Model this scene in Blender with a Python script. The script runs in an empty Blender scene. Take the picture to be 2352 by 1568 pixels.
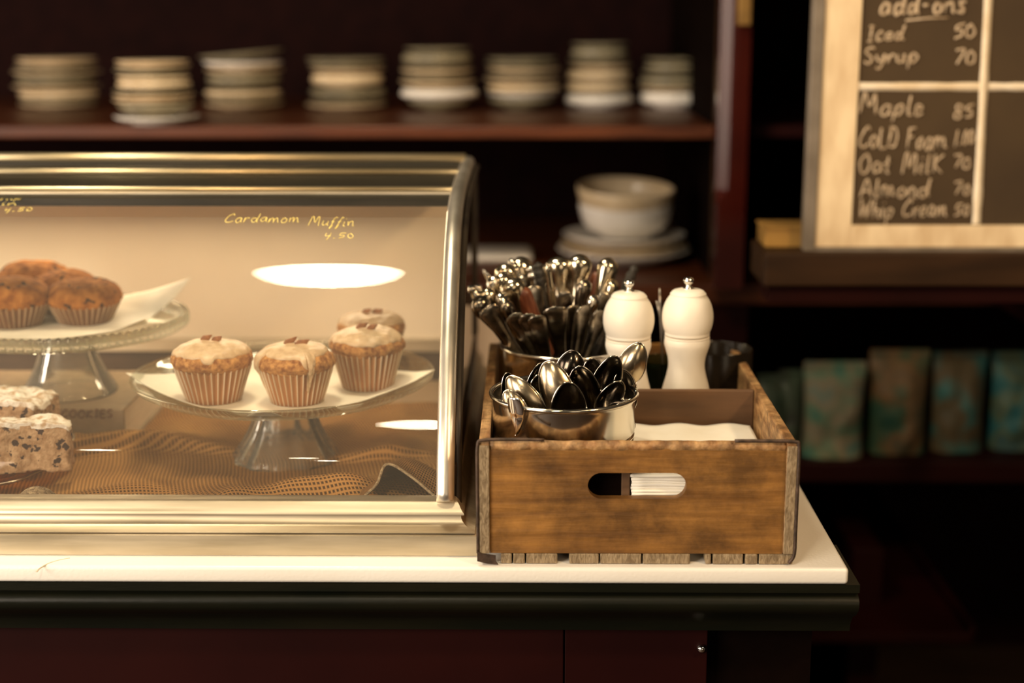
import bpy, bmesh, math, random
from mathutils import Vector, Matrix, noise
random.seed(7)
SC = bpy.context.scene
COL = SC.collection
PI = math.pi

# ------------------------------------------------------------------ camera
F = 3400.0
PITCH = math.atan(751 / F)
YAW = math.radians(0.5)
CAM = Vector((0, 0, 1.585))
fw = Vector((-math.sin(YAW) * math.cos(PITCH), math.cos(YAW) * math.cos(PITCH), -math.sin(PITCH)))
rt = Vector((math.cos(YAW), math.sin(YAW), 0))
up = rt.cross(fw)


def ray(x, y):
    return fw * F + rt * (x - 1176) + up * (784 - y)


def aY(x, y, Y):
    d = ray(x, y)
    return CAM + d * (Y / d.y)


def aZ(x, y, Z):
    d = ray(x, y)
    return CAM + d * ((Z - CAM.z) / d.z)


def pj(P):
    v = Vector(P) - CAM
    z = v.dot(fw)
    return 1176 + F * v.dot(rt) / z, 784 - F * v.dot(up) / z


cd = bpy.data.cameras.new('camera')
cd.sensor_width = 36
cd.lens = F / 2352 * 36
cd.clip_start = 0.05
cd.dof.use_dof = True
cd.dof.focus_distance = 1.53
cd.dof.aperture_fstop = 2.2
cam = bpy.data.objects.new('camera', cd)
COL.objects.link(cam)
cam.location = CAM
cam.rotation_euler = (PI / 2 - PITCH, 0, YAW)
SC.camera = cam


# ------------------------------------------------------------------ materials
def rgb(c):
    return (c[0], c[1], c[2], 1)


def new_mat(name):
    m = bpy.data.materials.new(name)
    m.use_nodes = True
    nt = m.node_tree
    for n in list(nt.nodes):
        nt.nodes.remove(n)
    out = nt.nodes.new('ShaderNodeOutputMaterial')
    return m, nt, out


def N(nt, typ, **kw):
    n = nt.nodes.new(typ)
    for k, v in kw.items():
        if k in n.inputs:
            n.inputs[k].default_value = v
        else:
            setattr(n, k, v)
    return n


def mat(name, c1, c2=None, rough=.5, metal=0, scale=20, stretch=(1, 1, 1), detail=4, lo=.35, hi=.65,
        bump=0, bscale=None, coat=0, spec=.5, sss=0, trans=0, spots=None, rvar=0, sheen=0, dist=0, mottle=None):
    """principled surface: two-colour noise mix, noise bump, optional dark spots (colour, scale, size)"""
    m, nt, out = new_mat(name)
    L = nt.links
    b = N(nt, 'ShaderNodeBsdfPrincipled')
    b.inputs['Roughness'].default_value = rough
    b.inputs['Metallic'].default_value = metal
    b.inputs['Specular IOR Level'].default_value = spec
    b.inputs['Coat Weight'].default_value = coat
    b.inputs['Coat Roughness'].default_value = .15
    if sss:
        b.inputs['Subsurface Weight'].default_value = sss
        b.inputs['Subsurface Radius'].default_value = (.01, .006, .003)
    if trans:
        b.inputs['Transmission Weight'].default_value = trans
    tc = N(nt, 'ShaderNodeTexCoord')
    mp = N(nt, 'ShaderNodeMapping')
    mp.inputs['Scale'].default_value = stretch
    L.new(tc.outputs['Object'], mp.inputs['Vector'])
    nz = N(nt, 'ShaderNodeTexNoise', Scale=scale, Detail=detail)
    nz.inputs['Distortion'].default_value = dist
    L.new(mp.outputs[0], nz.inputs['Vector'])
    ramp = N(nt, 'ShaderNodeValToRGB')
    ramp.color_ramp.elements[0].position = lo
    ramp.color_ramp.elements[1].position = hi
    ramp.color_ramp.elements[0].color = rgb(c1)
    ramp.color_ramp.elements[1].color = rgb(c2 or c1)
    L.new(nz.outputs[0], ramp.inputs[0])
    col = ramp.outputs[0]
    if spots:
        sc_, sscale, ssize = spots
        vo = N(nt, 'ShaderNodeTexVoronoi', Scale=sscale)
        dn = N(nt, 'ShaderNodeTexNoise', Scale=sscale * 1.6, Detail=3)
        L.new(tc.outputs['Object'], dn.inputs['Vector'])
        va = N(nt, 'ShaderNodeVectorMath', operation='MULTIPLY_ADD')
        L.new(dn.outputs[1], va.inputs[0])
        va.inputs[1].default_value = (1.3 / sscale,) * 3
        L.new(tc.outputs['Object'], va.inputs[2])
        L.new(va.outputs[0], vo.inputs['Vector'])
        r2 = N(nt, 'ShaderNodeValToRGB')
        r2.color_ramp.elements[0].position = ssize * .8
        r2.color_ramp.elements[1].position = ssize
        r2.color_ramp.elements[0].color = (1, 1, 1, 1)
        r2.color_ramp.elements[1].color = (0, 0, 0, 1)
        L.new(vo.outputs['Distance'], r2.inputs[0])
        mx = N(nt, 'ShaderNodeMix', data_type='RGBA')
        L.new(r2.outputs[0], mx.inputs[0])
        L.new(col, mx.inputs[6])
        mx.inputs[7].default_value = rgb(sc_)
        col = mx.outputs[2]
    if mottle:
        mn = N(nt, 'ShaderNodeTexNoise', Scale=mottle[0], Detail=8)
        mn.inputs['Roughness'].default_value = .65
        L.new(mp.outputs[0] if mottle[2] else tc.outputs['Object'], mn.inputs['Vector'])
        mr_ = N(nt, 'ShaderNodeValToRGB')
        mr_.color_ramp.elements[0].position = .36
        mr_.color_ramp.elements[0].color = (mottle[1], mottle[1] * .97, mottle[1] * .9, 1)
        mr_.color_ramp.elements[1].position = .62
        L.new(mn.outputs[0], mr_.inputs[0])
        mm = N(nt, 'ShaderNodeMix', data_type='RGBA', blend_type='MULTIPLY')
        mm.inputs[0].default_value = 1
        L.new(col, mm.inputs[6])
        L.new(mr_.outputs[0], mm.inputs[7])
        col = mm.outputs[2]
    L.new(col, b.inputs['Base Color'])
    if rvar:
        mr = N(nt, 'ShaderNodeMapRange')
        mr.inputs['To Min'].default_value = max(0, rough - rvar)
        mr.inputs['To Max'].default_value = min(1, rough + rvar)
        L.new(nz.outputs[0], mr.inputs['Value'])
        L.new(mr.outputs[0], b.inputs['Roughness'])
    if bump:
        nb = N(nt, 'ShaderNodeTexNoise', Scale=bscale or scale, Detail=6)
        L.new(mp.outputs[0], nb.inputs['Vector'])
        bp = N(nt, 'ShaderNodeBump', Strength=min(1, bump), Distance=.002)
        L.new(nb.outputs[0], bp.inputs['Height'])
        L.new(bp.outputs[0], b.inputs['Normal'])
    L.new(b.outputs[0], out.inputs[0])
    return m


def thin_glass(name, tint=(1, 1, 1), ior=1.35, rough=0.0, veil=0.0):
    m, nt, out = new_mat(name)
    L = nt.links
    tr = N(nt, 'ShaderNodeBsdfTransparent')
    tr.inputs[0].default_value = rgb(tint)
    gl = N(nt, 'ShaderNodeBsdfGlossy')
    gl.inputs['Roughness'].default_value = rough
    fr = N(nt, 'ShaderNodeFresnel', IOR=ior)
    mx = N(nt, 'ShaderNodeMixShader')
    L.new(fr.outputs[0], mx.inputs[0])
    L.new(tr.outputs[0], mx.inputs[1])
    L.new(gl.outputs[0], mx.inputs[2])
    last = mx.outputs[0]
    if veil:  # pale diffuse veil: haze of reflected light painted into the glass
        df = N(nt, 'ShaderNodeBsdfDiffuse')
        df.inputs[0].default_value = (.9, .8, .65, 1)
        m2 = N(nt, 'ShaderNodeMixShader')
        m2.inputs[0].default_value = veil
        L.new(last, m2.inputs[1])
        L.new(df.outputs[0], m2.inputs[2])
        last = m2.outputs[0]
    L.new(last, out.inputs[0])
    return m


def solid_glass(name, tint=(1, 1, 1), mixt=.35):
    m, nt, out = new_mat(name)
    L = nt.links
    g = N(nt, 'ShaderNodeBsdfGlass', IOR=1.45)
    g.inputs['Roughness'].default_value = 0.0
    g.inputs[0].default_value = rgb(tint)
    tr = N(nt, 'ShaderNodeBsdfTransparent')
    tr.inputs[0].default_value = rgb(tint)
    mx = N(nt, 'ShaderNodeMixShader')
    mx.inputs[0].default_value = mixt
    L.new(g.outputs[0], mx.inputs[1])
    L.new(tr.outputs[0], mx.inputs[2])
    L.new(mx.outputs[0], out.inputs[0])
    return m


def burlap_mat():
    m, nt, out = new_mat('burlap_weave')
    L = nt.links
    uv = N(nt, 'ShaderNodeTexCoord')
    nzd = N(nt, 'ShaderNodeTexNoise', Scale=9.0, Detail=2)
    L.new(uv.outputs['UV'], nzd.inputs['Vector'])
    ad = N(nt, 'ShaderNodeVectorMath', operation='MULTIPLY_ADD')
    L.new(nzd.outputs[1], ad.inputs[0])
    ad.inputs[1].default_value = (.006, .006, .006)
    L.new(uv.outputs['UV'], ad.inputs[2])
    sep = N(nt, 'ShaderNodeSeparateXYZ')
    L.new(ad.outputs[0], sep.inputs[0])

    def thread(sock, per):
        a = N(nt, 'ShaderNodeMath', operation='MULTIPLY')
        L.new(sock, a.inputs[0])
        a.inputs[1].default_value = 2 * PI / per
        s = N(nt, 'ShaderNodeMath', operation='SINE')
        L.new(a.outputs[0], s.inputs[0])
        return s.outputs[0]
    sx = thread(sep.outputs[0], .0042)
    sy = thread(sep.outputs[1], .0062)
    mxn = N(nt, 'ShaderNodeMath', operation='MAXIMUM')
    L.new(sx, mxn.inputs[0])
    L.new(sy, mxn.inputs[1])
    r = N(nt, 'ShaderNodeValToRGB')
    r.color_ramp.elements[0].position = .34
    r.color_ramp.elements[0].color = (.075, .038, .014, 1)
    r.color_ramp.elements[1].position = .80
    r.color_ramp.elements[1].color = (.52, .275, .095, 1)
    mr = N(nt, 'ShaderNodeMapRange')
    mr.inputs['From Min'].default_value = -1
    L.new(mxn.outputs[0], mr.inputs['Value'])
    L.new(mr.outputs[0], r.inputs[0])
    nz = N(nt, 'ShaderNodeTexNoise', Scale=6.0, Detail=5)
    L.new(uv.outputs['UV'], nz.inputs['Vector'])
    r2 = N(nt, 'ShaderNodeValToRGB')
    r2.color_ramp.elements[0].color = (.62, .55, .48, 1)
    r2.color_ramp.elements[0].position = .3
    r2.color_ramp.elements[1].color = (1.0, .95, .85, 1)
    r2.color_ramp.elements[1].position = .7
    L.new(nz.outputs[0], r2.inputs[0])
    mx = N(nt, 'ShaderNodeMix', data_type='RGBA', blend_type='MULTIPLY')
    mx.inputs[0].default_value = 1
    L.new(r.outputs[0], mx.inputs[6])
    L.new(r2.outputs[0], mx.inputs[7])
    b = N(nt, 'ShaderNodeBsdfPrincipled', Roughness=.95)
    b.inputs['Specular IOR Level'].default_value = .1
    L.new(mx.outputs[2], b.inputs['Base Color'])
    bp = N(nt, 'ShaderNodeBump', Strength=.8, Distance=.0012)
    L.new(mr.outputs[0], bp.inputs['Height'])
    L.new(bp.outputs[0], b.inputs['Normal'])
    L.new(b.outputs[0], out.inputs[0])
    return m


def attr_mat(name, rough=.7, sss=0):
    """colour comes from the mesh's own colour attribute (paper pleats)"""
    m, nt, out = new_mat(name)
    b = N(nt, 'ShaderNodeBsdfPrincipled', Roughness=rough)
    a = N(nt, 'ShaderNodeVertexColor', layer_name='Col')
    nt.links.new(a.outputs[0], b.inputs['Base Color'])
    nt.links.new(b.outputs[0], out.inputs[0])
    return m


M = dict(
    marble=mat('cream_marble', (.88, .83, .75), (.94, .91, .85), rough=.28, scale=5, detail=8, lo=.3, hi=.7, bump=.15, bscale=300),
    base=mat('dark_green_paint', (.004, .005, .0025), (.009, .008, .0035), rough=.4, spec=.22, scale=6, stretch=(1, 1, 4), bump=.1, bscale=80),
    red=mat('oxblood_paint', (.012, .0010, .0008), (.018, .0018, .0012), rough=.55, spec=.12, scale=5, bump=.1),
    shelfwood=mat('red_brown_shelf_wood', (.055, .012, .003), (.11, .028, .007), rough=.4, spec=.35, scale=6, stretch=(1, 8, 8), bump=.1),
    blackwood=mat('black_stained_wood', (.004, .002, .0012), (.007, .003, .002), rough=.7, spec=.1, scale=6, stretch=(1, 6, 6)),
    redpost=mat('red_brown_post_paint', (.035, .003, .002), (.055, .006, .003), rough=.2, scale=8, spec=.7, coat=.7),
    brass=mat('worn_brass', (.54, .45, .31), (.70, .60, .44), rough=.42, metal=.8, scale=14, stretch=(.5, 6, 6), rvar=.12, bump=.05),
    brassrail=mat('polished_brass_rail', (.86, .70, .42), (.93, .80, .54), rough=.34, metal=.9, scale=14, stretch=(.5, 6, 6), rvar=.08),
    brassdark=mat('dark_case_top', (.020, .017, .011), (.034, .028, .018), rough=.45, metal=.0, spec=.3, scale=14, stretch=(.5, 6, 6)),
    steel=mat('worn_post_metal', (.66, .60, .50), (.78, .72, .62), rough=.36, metal=.9, scale=30, stretch=(1, 1, .3), rvar=.08),
    blackmetal=mat('blackened_metal', (.03, .022, .016), (.06, .045, .03), rough=.45, metal=.5),
    cream=mat('cream_board', (.72, .59, .44), (.78, .66, .50), rough=.6, scale=3, sss=0),
    darkstrip=mat('dark_brown_wood', (.030, .014, .006), (.055, .027, .012), rough=.6, scale=10, stretch=(1, 6, 6)),
    casefloor=mat('tan_case_floor', (.30, .19, .10), (.38, .25, .14), rough=.7, scale=10),
    glass=thin_glass('case_glass', (.97, .97, .95), 1.33, 0, .045),
    sideglass=thin_glass('side_glass', (.85, .85, .8), 1.3),
    cglass=solid_glass('clear_pressed_glass', (.96, .98, .95), .45),
    fglass=thin_glass('clear_foot_glass', (.98, .98, .96), 1.32, 0, .05),
    jglass=solid_glass('dark_tumbler_glass', (.45, .55, .5), .3),
    amber=solid_glass('amber_glass', (.85, .6, .2), .2),
    chrome=mat('polished_steel', (.62, .57, .50), (.72, .67, .60), rough=.13, metal=1, scale=40, rvar=.06),
    chromedk=mat('dark_reflection_silver', (.13, .105, .08), (.36, .31, .25), rough=.2, metal=1, scale=60, rvar=.08),  # colour lowered to stand for dark surroundings mirrored in the silver
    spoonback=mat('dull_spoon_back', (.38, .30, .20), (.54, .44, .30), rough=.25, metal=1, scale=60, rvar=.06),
    hollow=mat('dark_reflection_hollow', (.055, .044, .034), (.11, .09, .07), rough=.17, metal=1, scale=60),  # dark reflection inside the spoon bowls, painted as base colour
    gold=mat('gilt_silver', (.58, .48, .34), (.70, .60, .45), rough=.16, metal=1, scale=40, rvar=.06),
    can=mat('can_steel', (.60, .56, .49), (.74, .69, .60), rough=.16, metal=1, scale=25, stretch=(1, 1, .5), rvar=.08, bump=.03),
    blackgrip=mat('black_textured_grip', (.02, .018, .015), (.06, .05, .04), rough=.35, metal=.4, scale=400, bump=.8, bscale=500),
    wood_grip=mat('dark_red_wood_grip', (.12, .03, .012), (.22, .07, .03), rough=.35, scale=40, stretch=(6, 6, 1)),
    mill=mat('cream_painted_wood', (.84, .76, .64), (.90, .83, .72), rough=.45, scale=8, bump=.02, bscale=40),
    crate=mat('aged_crate_wood', (.19, .080, .015), (.40, .185, .040), rough=.55, scale=14, stretch=(.5, 4, 5), detail=10, lo=.3, hi=.68, bump=.5, bscale=34, dist=.25, mottle=(16, .36, False)),
    crateside=mat('worn_crate_rail_wood', (.27, .125, .04), (.56, .33, .14), rough=.6, scale=22, stretch=(5, 1, 5), detail=8, lo=.35, hi=.68, bump=.6, bscale=40, mottle=(60, .4, False)),
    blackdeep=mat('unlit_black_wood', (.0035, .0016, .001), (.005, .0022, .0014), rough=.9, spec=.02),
    cratedark=mat('dark_inner_crate_wood', (.085, .042, .018), (.15, .075, .032), rough=.7, scale=9, stretch=(1, 5, 5), detail=6, bump=.3),
    endgrain=mat('grey_end_grain', (.17, .115, .06), (.34, .25, .145), rough=.8, scale=90, stretch=(3, 1, 1), detail=6, bump=.8, bscale=120, dist=1.2),
    strap=mat('rusted_strap', (.035, .022, .014), (.10, .06, .04), rough=.6, metal=.4, scale=90, bump=.4, bscale=150),
    paper=mat('white_napkin', (.88, .82, .70), (.92, .87, .77), rough=.8, scale=30),
    parchment=mat('parchment', (.80, .72, .56), (.88, .80, .64), rough=.6, scale=20, sss=0),
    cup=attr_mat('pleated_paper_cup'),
    crumb=mat('golden_muffin_crumb', (.24, .075, .012), (.60, .29, .085), rough=.85, scale=160, detail=6, bump=1, bscale=320),
    brownm=mat('brown_muffin_crumb', (.22, .065, .009), (.46, .175, .036), rough=.9, spec=.1, scale=90, detail=6, bump=.8, bscale=170, spots=((.03, .014, .01), 62, .27)),
    icing=mat('sugar_glaze', (.54, .36, .20), (.72, .52, .32), rough=.42, scale=90, sss=.1, spec=.45, bump=.35, bscale=110),
    almond=mat('almond_chip', (.22, .075, .022), (.36, .14, .045), rough=.6, scale=200),
    loaf=mat('fruit_loaf_crumb', (.30, .16, .07), (.52, .33, .18), rough=.9, scale=120, bump=1, bscale=220, spots=((.035, .014, .010), 88, .37)),
    sugar=mat('powdered_sugar', (.50, .33, .19), (.84, .76, .65), rough=.95, scale=110, bump=1, bscale=170, lo=.35, hi=.55),
    book=mat('tan_book_cloth', (.27, .18, .10), (.34, .23, .13), rough=.7, scale=50),
    bookpage=mat('book_pages', (.65, .52, .36), (.75, .62, .45), rough=.8, scale=30, stretch=(1, 1, 30)),
    bookink=mat('brown_title_ink', (.13, .045, .018), rough=.7),
    yellowpen=mat('yellow_paint_pen', (.95, .76, .22), rough=.5),
    slate=mat('dark_chalkboard', (.040, .021, .006), (.064, .036, .011), rough=.75, scale=5, detail=6),
    chalk=mat('chalk', (.40, .29, .18), (.60, .46, .31), rough=.9, scale=160),
    creamframe=mat('cream_painted_frame', (.62, .44, .25), (.84, .66, .42), rough=.7, scale=14, detail=6, stretch=(2, 2, .7)),
    tape=mat('cream_tape', (.72, .56, .36), (.92, .80, .62), rough=.6, scale=18),
    greyframe=mat('grey_brown_frame_edge', (.14, .11, .08), (.2, .16, .12), rough=.5),
    china=mat('cream_china', (.60, .45, .27), (.78, .62, .41), rough=.25, scale=14, spec=.5),
    chinagrey=mat('grey_green_china', (.20, .17, .11), (.33, .28, .18), rough=.3, scale=14),
    chinawhite=mat('white_china', (.80, .74, .66), (.88, .82, .74), rough=.22, scale=14),
    yellowbox=mat('ochre_box', (.22, .11, .018), (.34, .18, .035), rough=.7, scale=18),
    brownledge=mat('brown_ledge_wood', (.022, .009, .0025), (.038, .016, .005), rough=.6, spec=.2, scale=6, stretch=(1, 6, 6)),
    chrome_knob=mat('bright_chrome', (.85, .82, .78), rough=.1, metal=1),
    darkjar=mat('dark_brown_jar', (.010, .007, .004), (.018, .012, .007), rough=.25, spec=.3),
    canister=mat('pale_pink_ceramic', (.84, .70, .60), (.90, .77, .68), rough=.35),
    wallm=mat('dark_oxblood_wall', (.007, .0011, .0010), (.011, .002, .0015), rough=.85, spec=.1),
    floorm=mat('dark_floor_boards', (.03, .015, .008), (.05, .026, .014), rough=.6, scale=4, stretch=(1, 8, 1)),
    lampshade=mat('lampshade', (.5, .45, .35), rough=.5),
    fray=mat('frayed_burlap_hem', (.20, .13, .07), (.50, .36, .20), rough=.95, scale=260, detail=4, bump=1, bscale=400),
    dripstain=mat('dried_drip', (.62, .52, .38), rough=.4),
    twig=mat('grey_metal_stick', (.35, .3, .25), rough=.3, metal=1),
)
M['burlap'] = burlap_mat()


def bag_mat(name, cols, seed):
    m, nt, out = new_mat(name)
    L = nt.links
    b = N(nt, 'ShaderNodeBsdfPrincipled', Roughness=.45)
    tc = N(nt, 'ShaderNodeTexCoord')
    mp = N(nt, 'ShaderNodeMapping')
    mp.inputs['Location'].default_value = (seed * 1.7, seed, seed * .6)
    L.new(tc.outputs['Object'], mp.inputs['Vector'])
    nz = N(nt, 'ShaderNodeTexNoise', Scale=15.0, Detail=2)
    L.new(mp.outputs[0], nz.inputs['Vector'])
    r = N(nt, 'ShaderNodeValToRGB')
    e = r.color_ramp.elements
    e[0].position = .3
    e[1].position = .75
    e[0].color = rgb(cols[0])
    e[1].color = rgb(cols[-1])
    for i, c in enumerate(cols[1:-1]):
        k = e.new(.42 + .12 * i)
        k.color = rgb(c)
    L.new(nz.outputs[0], r.inputs[0])
    L.new(r.outputs[0], b.inputs['Base Color'])
    L.new(b.outputs[0], out.inputs[0])
    return m


# ------------------------------------------------------------------ mesh helpers
def link(name, bm, m, parent=None, smooth=True, mods=None, loc=None, sharp=None):
    me = bpy.data.meshes.new(name)
    bmesh.ops.recalc_face_normals(bm, faces=bm.faces)
    bm.to_mesh(me)
    bm.free()
    for p in me.polygons:
        p.use_smooth = smooth
    if isinstance(m, (list, tuple)):
        for k in m:
            me.materials.append(k)
    else:
        me.materials.append(m)
    if smooth and sharp:
        try:
            me.set_sharp_from_angle(angle=math.radians(sharp))
        except Exception:
            pass
    o = bpy.data.objects.new(name, me)
    COL.objects.link(o)
    if parent:
        o.parent = parent
    if loc is not None:
        o.location = loc
    return o


def tag(o, label=None, cat=None, group=None, kind=None):
    if label:
        o['label'] = label
    if cat:
        o['category'] = cat
    if group:
        o['group'] = group
    if kind:
        o['kind'] = kind
    return o


def thing(name, label, cat, loc=(0, 0, 0), rot=(0, 0, 0), group=None):
    o = bpy.data.objects.new(name, None)
    o.empty_display_size = .02
    COL.objects.link(o)
    o.location = loc
    o.rotation_euler = rot
    return tag(o, label, cat, group)


def box(bm, x0, x1, y0, y1, z0, z1, bev=0, seg=2):
    vs = [bm.verts.new(p) for p in ((x0, y0, z0), (x1, y0, z0), (x1, y1, z0), (x0, y1, z0), (x0, y0, z1), (x1, y0, z1), (x1, y1, z1), (x0, y1, z1))]
    fs = [bm.faces.new([vs[i] for i in f]) for f in ((0, 1, 2, 3), (4, 7, 6, 5), (0, 4, 5, 1), (1, 5, 6, 2), (2, 6, 7, 3), (3, 7, 4, 0))]
    if bev:
        es = set(e for f in fs for e in f.edges)
        bmesh.ops.bevel(bm, geom=list(es), offset=bev, segments=seg, affect='EDGES', profile=.5)
    return bm


def nbox(*a, **k):
    return box(bmesh.new(), *a, **k)


def lathe(prof, seg=64, mod=None, bm=None, cx=0, cy=0, close=False):
    """revolve a profile [(r, z)] about the z axis; mod(phi, r, z) -> (r, z)"""
    bm = bm or bmesh.new()
    rings = []
    for r, z in prof:
        ring = []
        for i in range(seg):
            ph = 2 * PI * i / seg
            rr, zz = (r, z) if not mod else mod(ph, r, z)
            ring.append(bm.verts.new((cx + rr * math.cos(ph), cy + rr * math.sin(ph), zz)))
        rings.append(ring)
    for a, b in zip(rings, rings[1:]):
        for i in range(seg):
            j = (i + 1) % seg
            bm.faces.new((a[i], a[j], b[j], b[i]))
    if close:
        a, b = rings[-1], rings[0]
        for i in range(seg):
            j = (i + 1) % seg
            bm.faces.new((a[i], a[j], b[j], b[i]))
    else:
        bm.faces.new(list(reversed(rings[0])))
        bm.faces.new(rings[-1])
    return bm


def catmull(pts, n=8):
    pts = [Vector(p) for p in pts]
    if len(pts) < 3:
        return pts
    P = [pts[0] * 2 - pts[1]] + pts + [pts[-1] * 2 - pts[-2]]
    out = []
    for i in range(1, len(P) - 2):
        for k in range(n):
            t = k / n
            a, b, c, d = P[i - 1], P[i], P[i + 1], P[i + 2]
            out.append(.5 * ((2 * b) + (c - a) * t + (2 * a - 5 * b + 4 * c - d) * t * t + (3 * b - a - 3 * c + d) * t ** 3))
    out.append(pts[-1])
    return out


def tube(bm, pts, r, seg=8, flat=1.0, radii=None):
    """round tube along points; radii optional per point"""
    pts = [Vector(p) for p in pts]
    rings = []
    ref = Vector((0, 0, 1))
    n = len(pts)
    prev = None
    for i, p in enumerate(pts):
        d = (pts[min(i + 1, n - 1)] - pts[max(i - 1, 0)])
        if d.length < 1e-9:
            d = Vector((0, 0, 1))
        d.normalize()
        if prev is None:
            a = ref.cross(d)
            if a.length < .1:
                a = Vector((1, 0, 0)).cross(d)
        else:
            a = prev - d * prev.dot(d)
        a.normalize()
        prev = a
        b = d.cross(a)
        rr = radii[i] if radii else r
        rings.append([bm.verts.new(p + a * rr * math.cos(2 * PI * k / seg) + b * rr * flat * math.sin(2 * PI * k / seg)) for k in range(seg)])
    for a, b in zip(rings, rings[1:]):
        for i in range(seg):
            j = (i + 1) % seg
            bm.faces.new((a[i], a[j], b[j], b[i]))
    bm.faces.new(list(reversed(rings[0])))
    bm.faces.new(rings[-1])
    return bm


def extrude_x(prof, x0, x1, bm=None, nx=1):
    """closed (y, z) polygon extruded along x"""
    bm = bm or bmesh.new()
    A = [bm.verts.new((x0, y, z)) for y, z in prof]
    B = [bm.verts.new((x1, y, z)) for y, z in prof]
    n = len(prof)
    for i in range(n):
        j = (i + 1) % n
        bm.faces.new((A[i], A[j], B[j], B[i]))
    bm.faces.new(A)
    bm.faces.new(list(reversed(B)))
    return bm


def sheet(fn, nu, nv, bm=None, uv=False, thick=0):
    """grid surface fn(u, v) -> point; thick > 0 gives it a second side"""
    bm = bm or bmesh.new()
    g = [[bm.verts.new(fn(i / nu, j / nv)) for j in range(nv + 1)] for i in range(nu + 1)]
    lay = bm.loops.layers.uv.verify() if uv else None
    for i in range(nu):
        for j in range(nv):
            f = bm.faces.new((g[i][j], g[i + 1][j], g[i + 1][j + 1], g[i][j + 1]))
            if uv:
                for l, (a, b) in zip(f.loops, ((i, j), (i + 1, j), (i + 1, j + 1), (i, j + 1))):
                    l[lay].uv = uv(a / nu, b / nv)
    if thick:
        bmesh.ops.recalc_face_normals(bm, faces=bm.faces)
        bmesh.ops.solidify(bm, geom=bm.faces[:], thickness=thick)
    return bm


ORD = 'first second third fourth fifth sixth seventh eighth ninth tenth eleventh twelfth thirteenth fourteenth fifteenth sixteenth seventeenth eighteenth nineteenth twentieth'.split()

# ------------------------------------------------------------------ the setting
TOP = 1.05
link('floor', nbox(-4, 4, -3.5, 4.2, -.05, 0), M['floorm'], smooth=False)['kind'] = 'structure'
link('wall_back', nbox(-4, 4, 3.62, 3.7, 0, 3), M['wallm'], smooth=False)['kind'] = 'structure'

# counter
XR = .3215      # right end of the marble
t = thing('marble_countertop', 'long cream marble counter slab under the pastry case and the wooden crate', 'countertop', (0, 0, TOP))
SL = .0175
slab = link('slab', nbox(-1.6, XR, 1.384, 2.34, -SL, 0, bev=.004, seg=3), M['marble'], t)
bm = bmesh.new()
st = [aZ(x, y, TOP) - Vector((0, 0, TOP)) for x, y in ((160, 1281), (135, 1286), (112, 1293), (92, 1304), (84, 1312))]
for p in st:
    p.z = -.0002
tube(bm, catmull(st, 6), .0012, 8, flat=.4)
link('dried_drip', bm, M['dripstain'], slab)
t = thing('counter_cabinet', 'dark painted counter with moulded edge and oxblood panels under the marble slab', 'counter', (0, 0, 0))
zc = TOP - SL
pf = [(1.386, zc - .0005), (1.386, zc - .009), (1.392, zc - .0105), (1.393, zc - .013), (1.389, zc - .0145), (1.385, zc - .018), (1.384, zc - .023),
      (1.387, zc - .029), (1.395, zc - .036), (1.410, zc - .045), (1.418, zc - .055), (1.42, zc - .064), (1.43, zc - .066), (1.50, zc - .066), (1.50, zc - .0005)]
link('moulding', extrude_x(pf, -1.6, XR + .012), M['base'], t, sharp=40)
zp = zc - .066
xk = aY(1625, 1500, 1.43).x
link('front_panel', nbox(-1.6, aY(1296, 1500, 1.43).x - .0008, 1.432, 1.45, .1, zp, bev=.001), M['red'], t, smooth=False)
fpn = link('front_panel', nbox(aY(1296, 1500, 1.43).x + .0008, xk, 1.432, 1.45, .1, zp, bev=.001), M['red'], t, smooth=False)
link('carcass', nbox(-1.6, XR - .02, 1.4505, 2.30, 0, zc - .0665), M['blackdeep'], t, smooth=False)
kp = aY(1612, 1493, 1.426)
link('knob', lathe([(.0001, 0), (.004, .001), (.005, .004), (.003, .007), (.0001, .008)], 16), M['chrome_knob'], fpn, loc=(kp.x, 1.4335, kp.z)).rotation_euler = (PI / 2, 0, 0)

# back shelving
YS = 2.62
ZU = aY(800, 289, YS).z       # upper shelf surface
ZUE = aY(800, 318, YS).z
ZL = aY(1500, 652, YS).z      # lower shelf surface
ZB = aY(2000, 1062, YS).z     # bag shelf
xp0, xp1 = aY(1646, 300, 2.6).x, aY(1712, 300, 2.6).x
t = thing('back_shelving', 'dark oxblood wall shelving holding stacked china behind the counter', 'shelving')
link('shelf', nbox(-2.0, xp0, YS, 3.55, ZUE, ZU, bev=.003), M['shelfwood'], t, smooth=False)
link('shelf', nbox(xp1, 1.9, YS + .02, 3.55, ZUE, ZU, bev=.003), M['red'], t, smooth=False)
ZLE = aY(1500, 700, YS).z
link('shelf', nbox(-2.0, 1.9, YS, 3.55, ZLE, ZL, bev=.004), M['shelfwood'], t, smooth=False)
ZBE = aY(2000, 1108, YS).z
link('shelf', nbox(.1, 1.9, YS, 3.55, ZBE, ZB, bev=.003), M['red'], t, smooth=False)
link('shelf', nbox(-2, 1.9, 3.0, 3.55, 2.0, 2.03, bev=.003), M['red'], t, smooth=False)
link('back_panel', nbox(-2.0, 1.9, 3.56, 3.59, 0, 2.2), M['wallm'], t, smooth=False)
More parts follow.
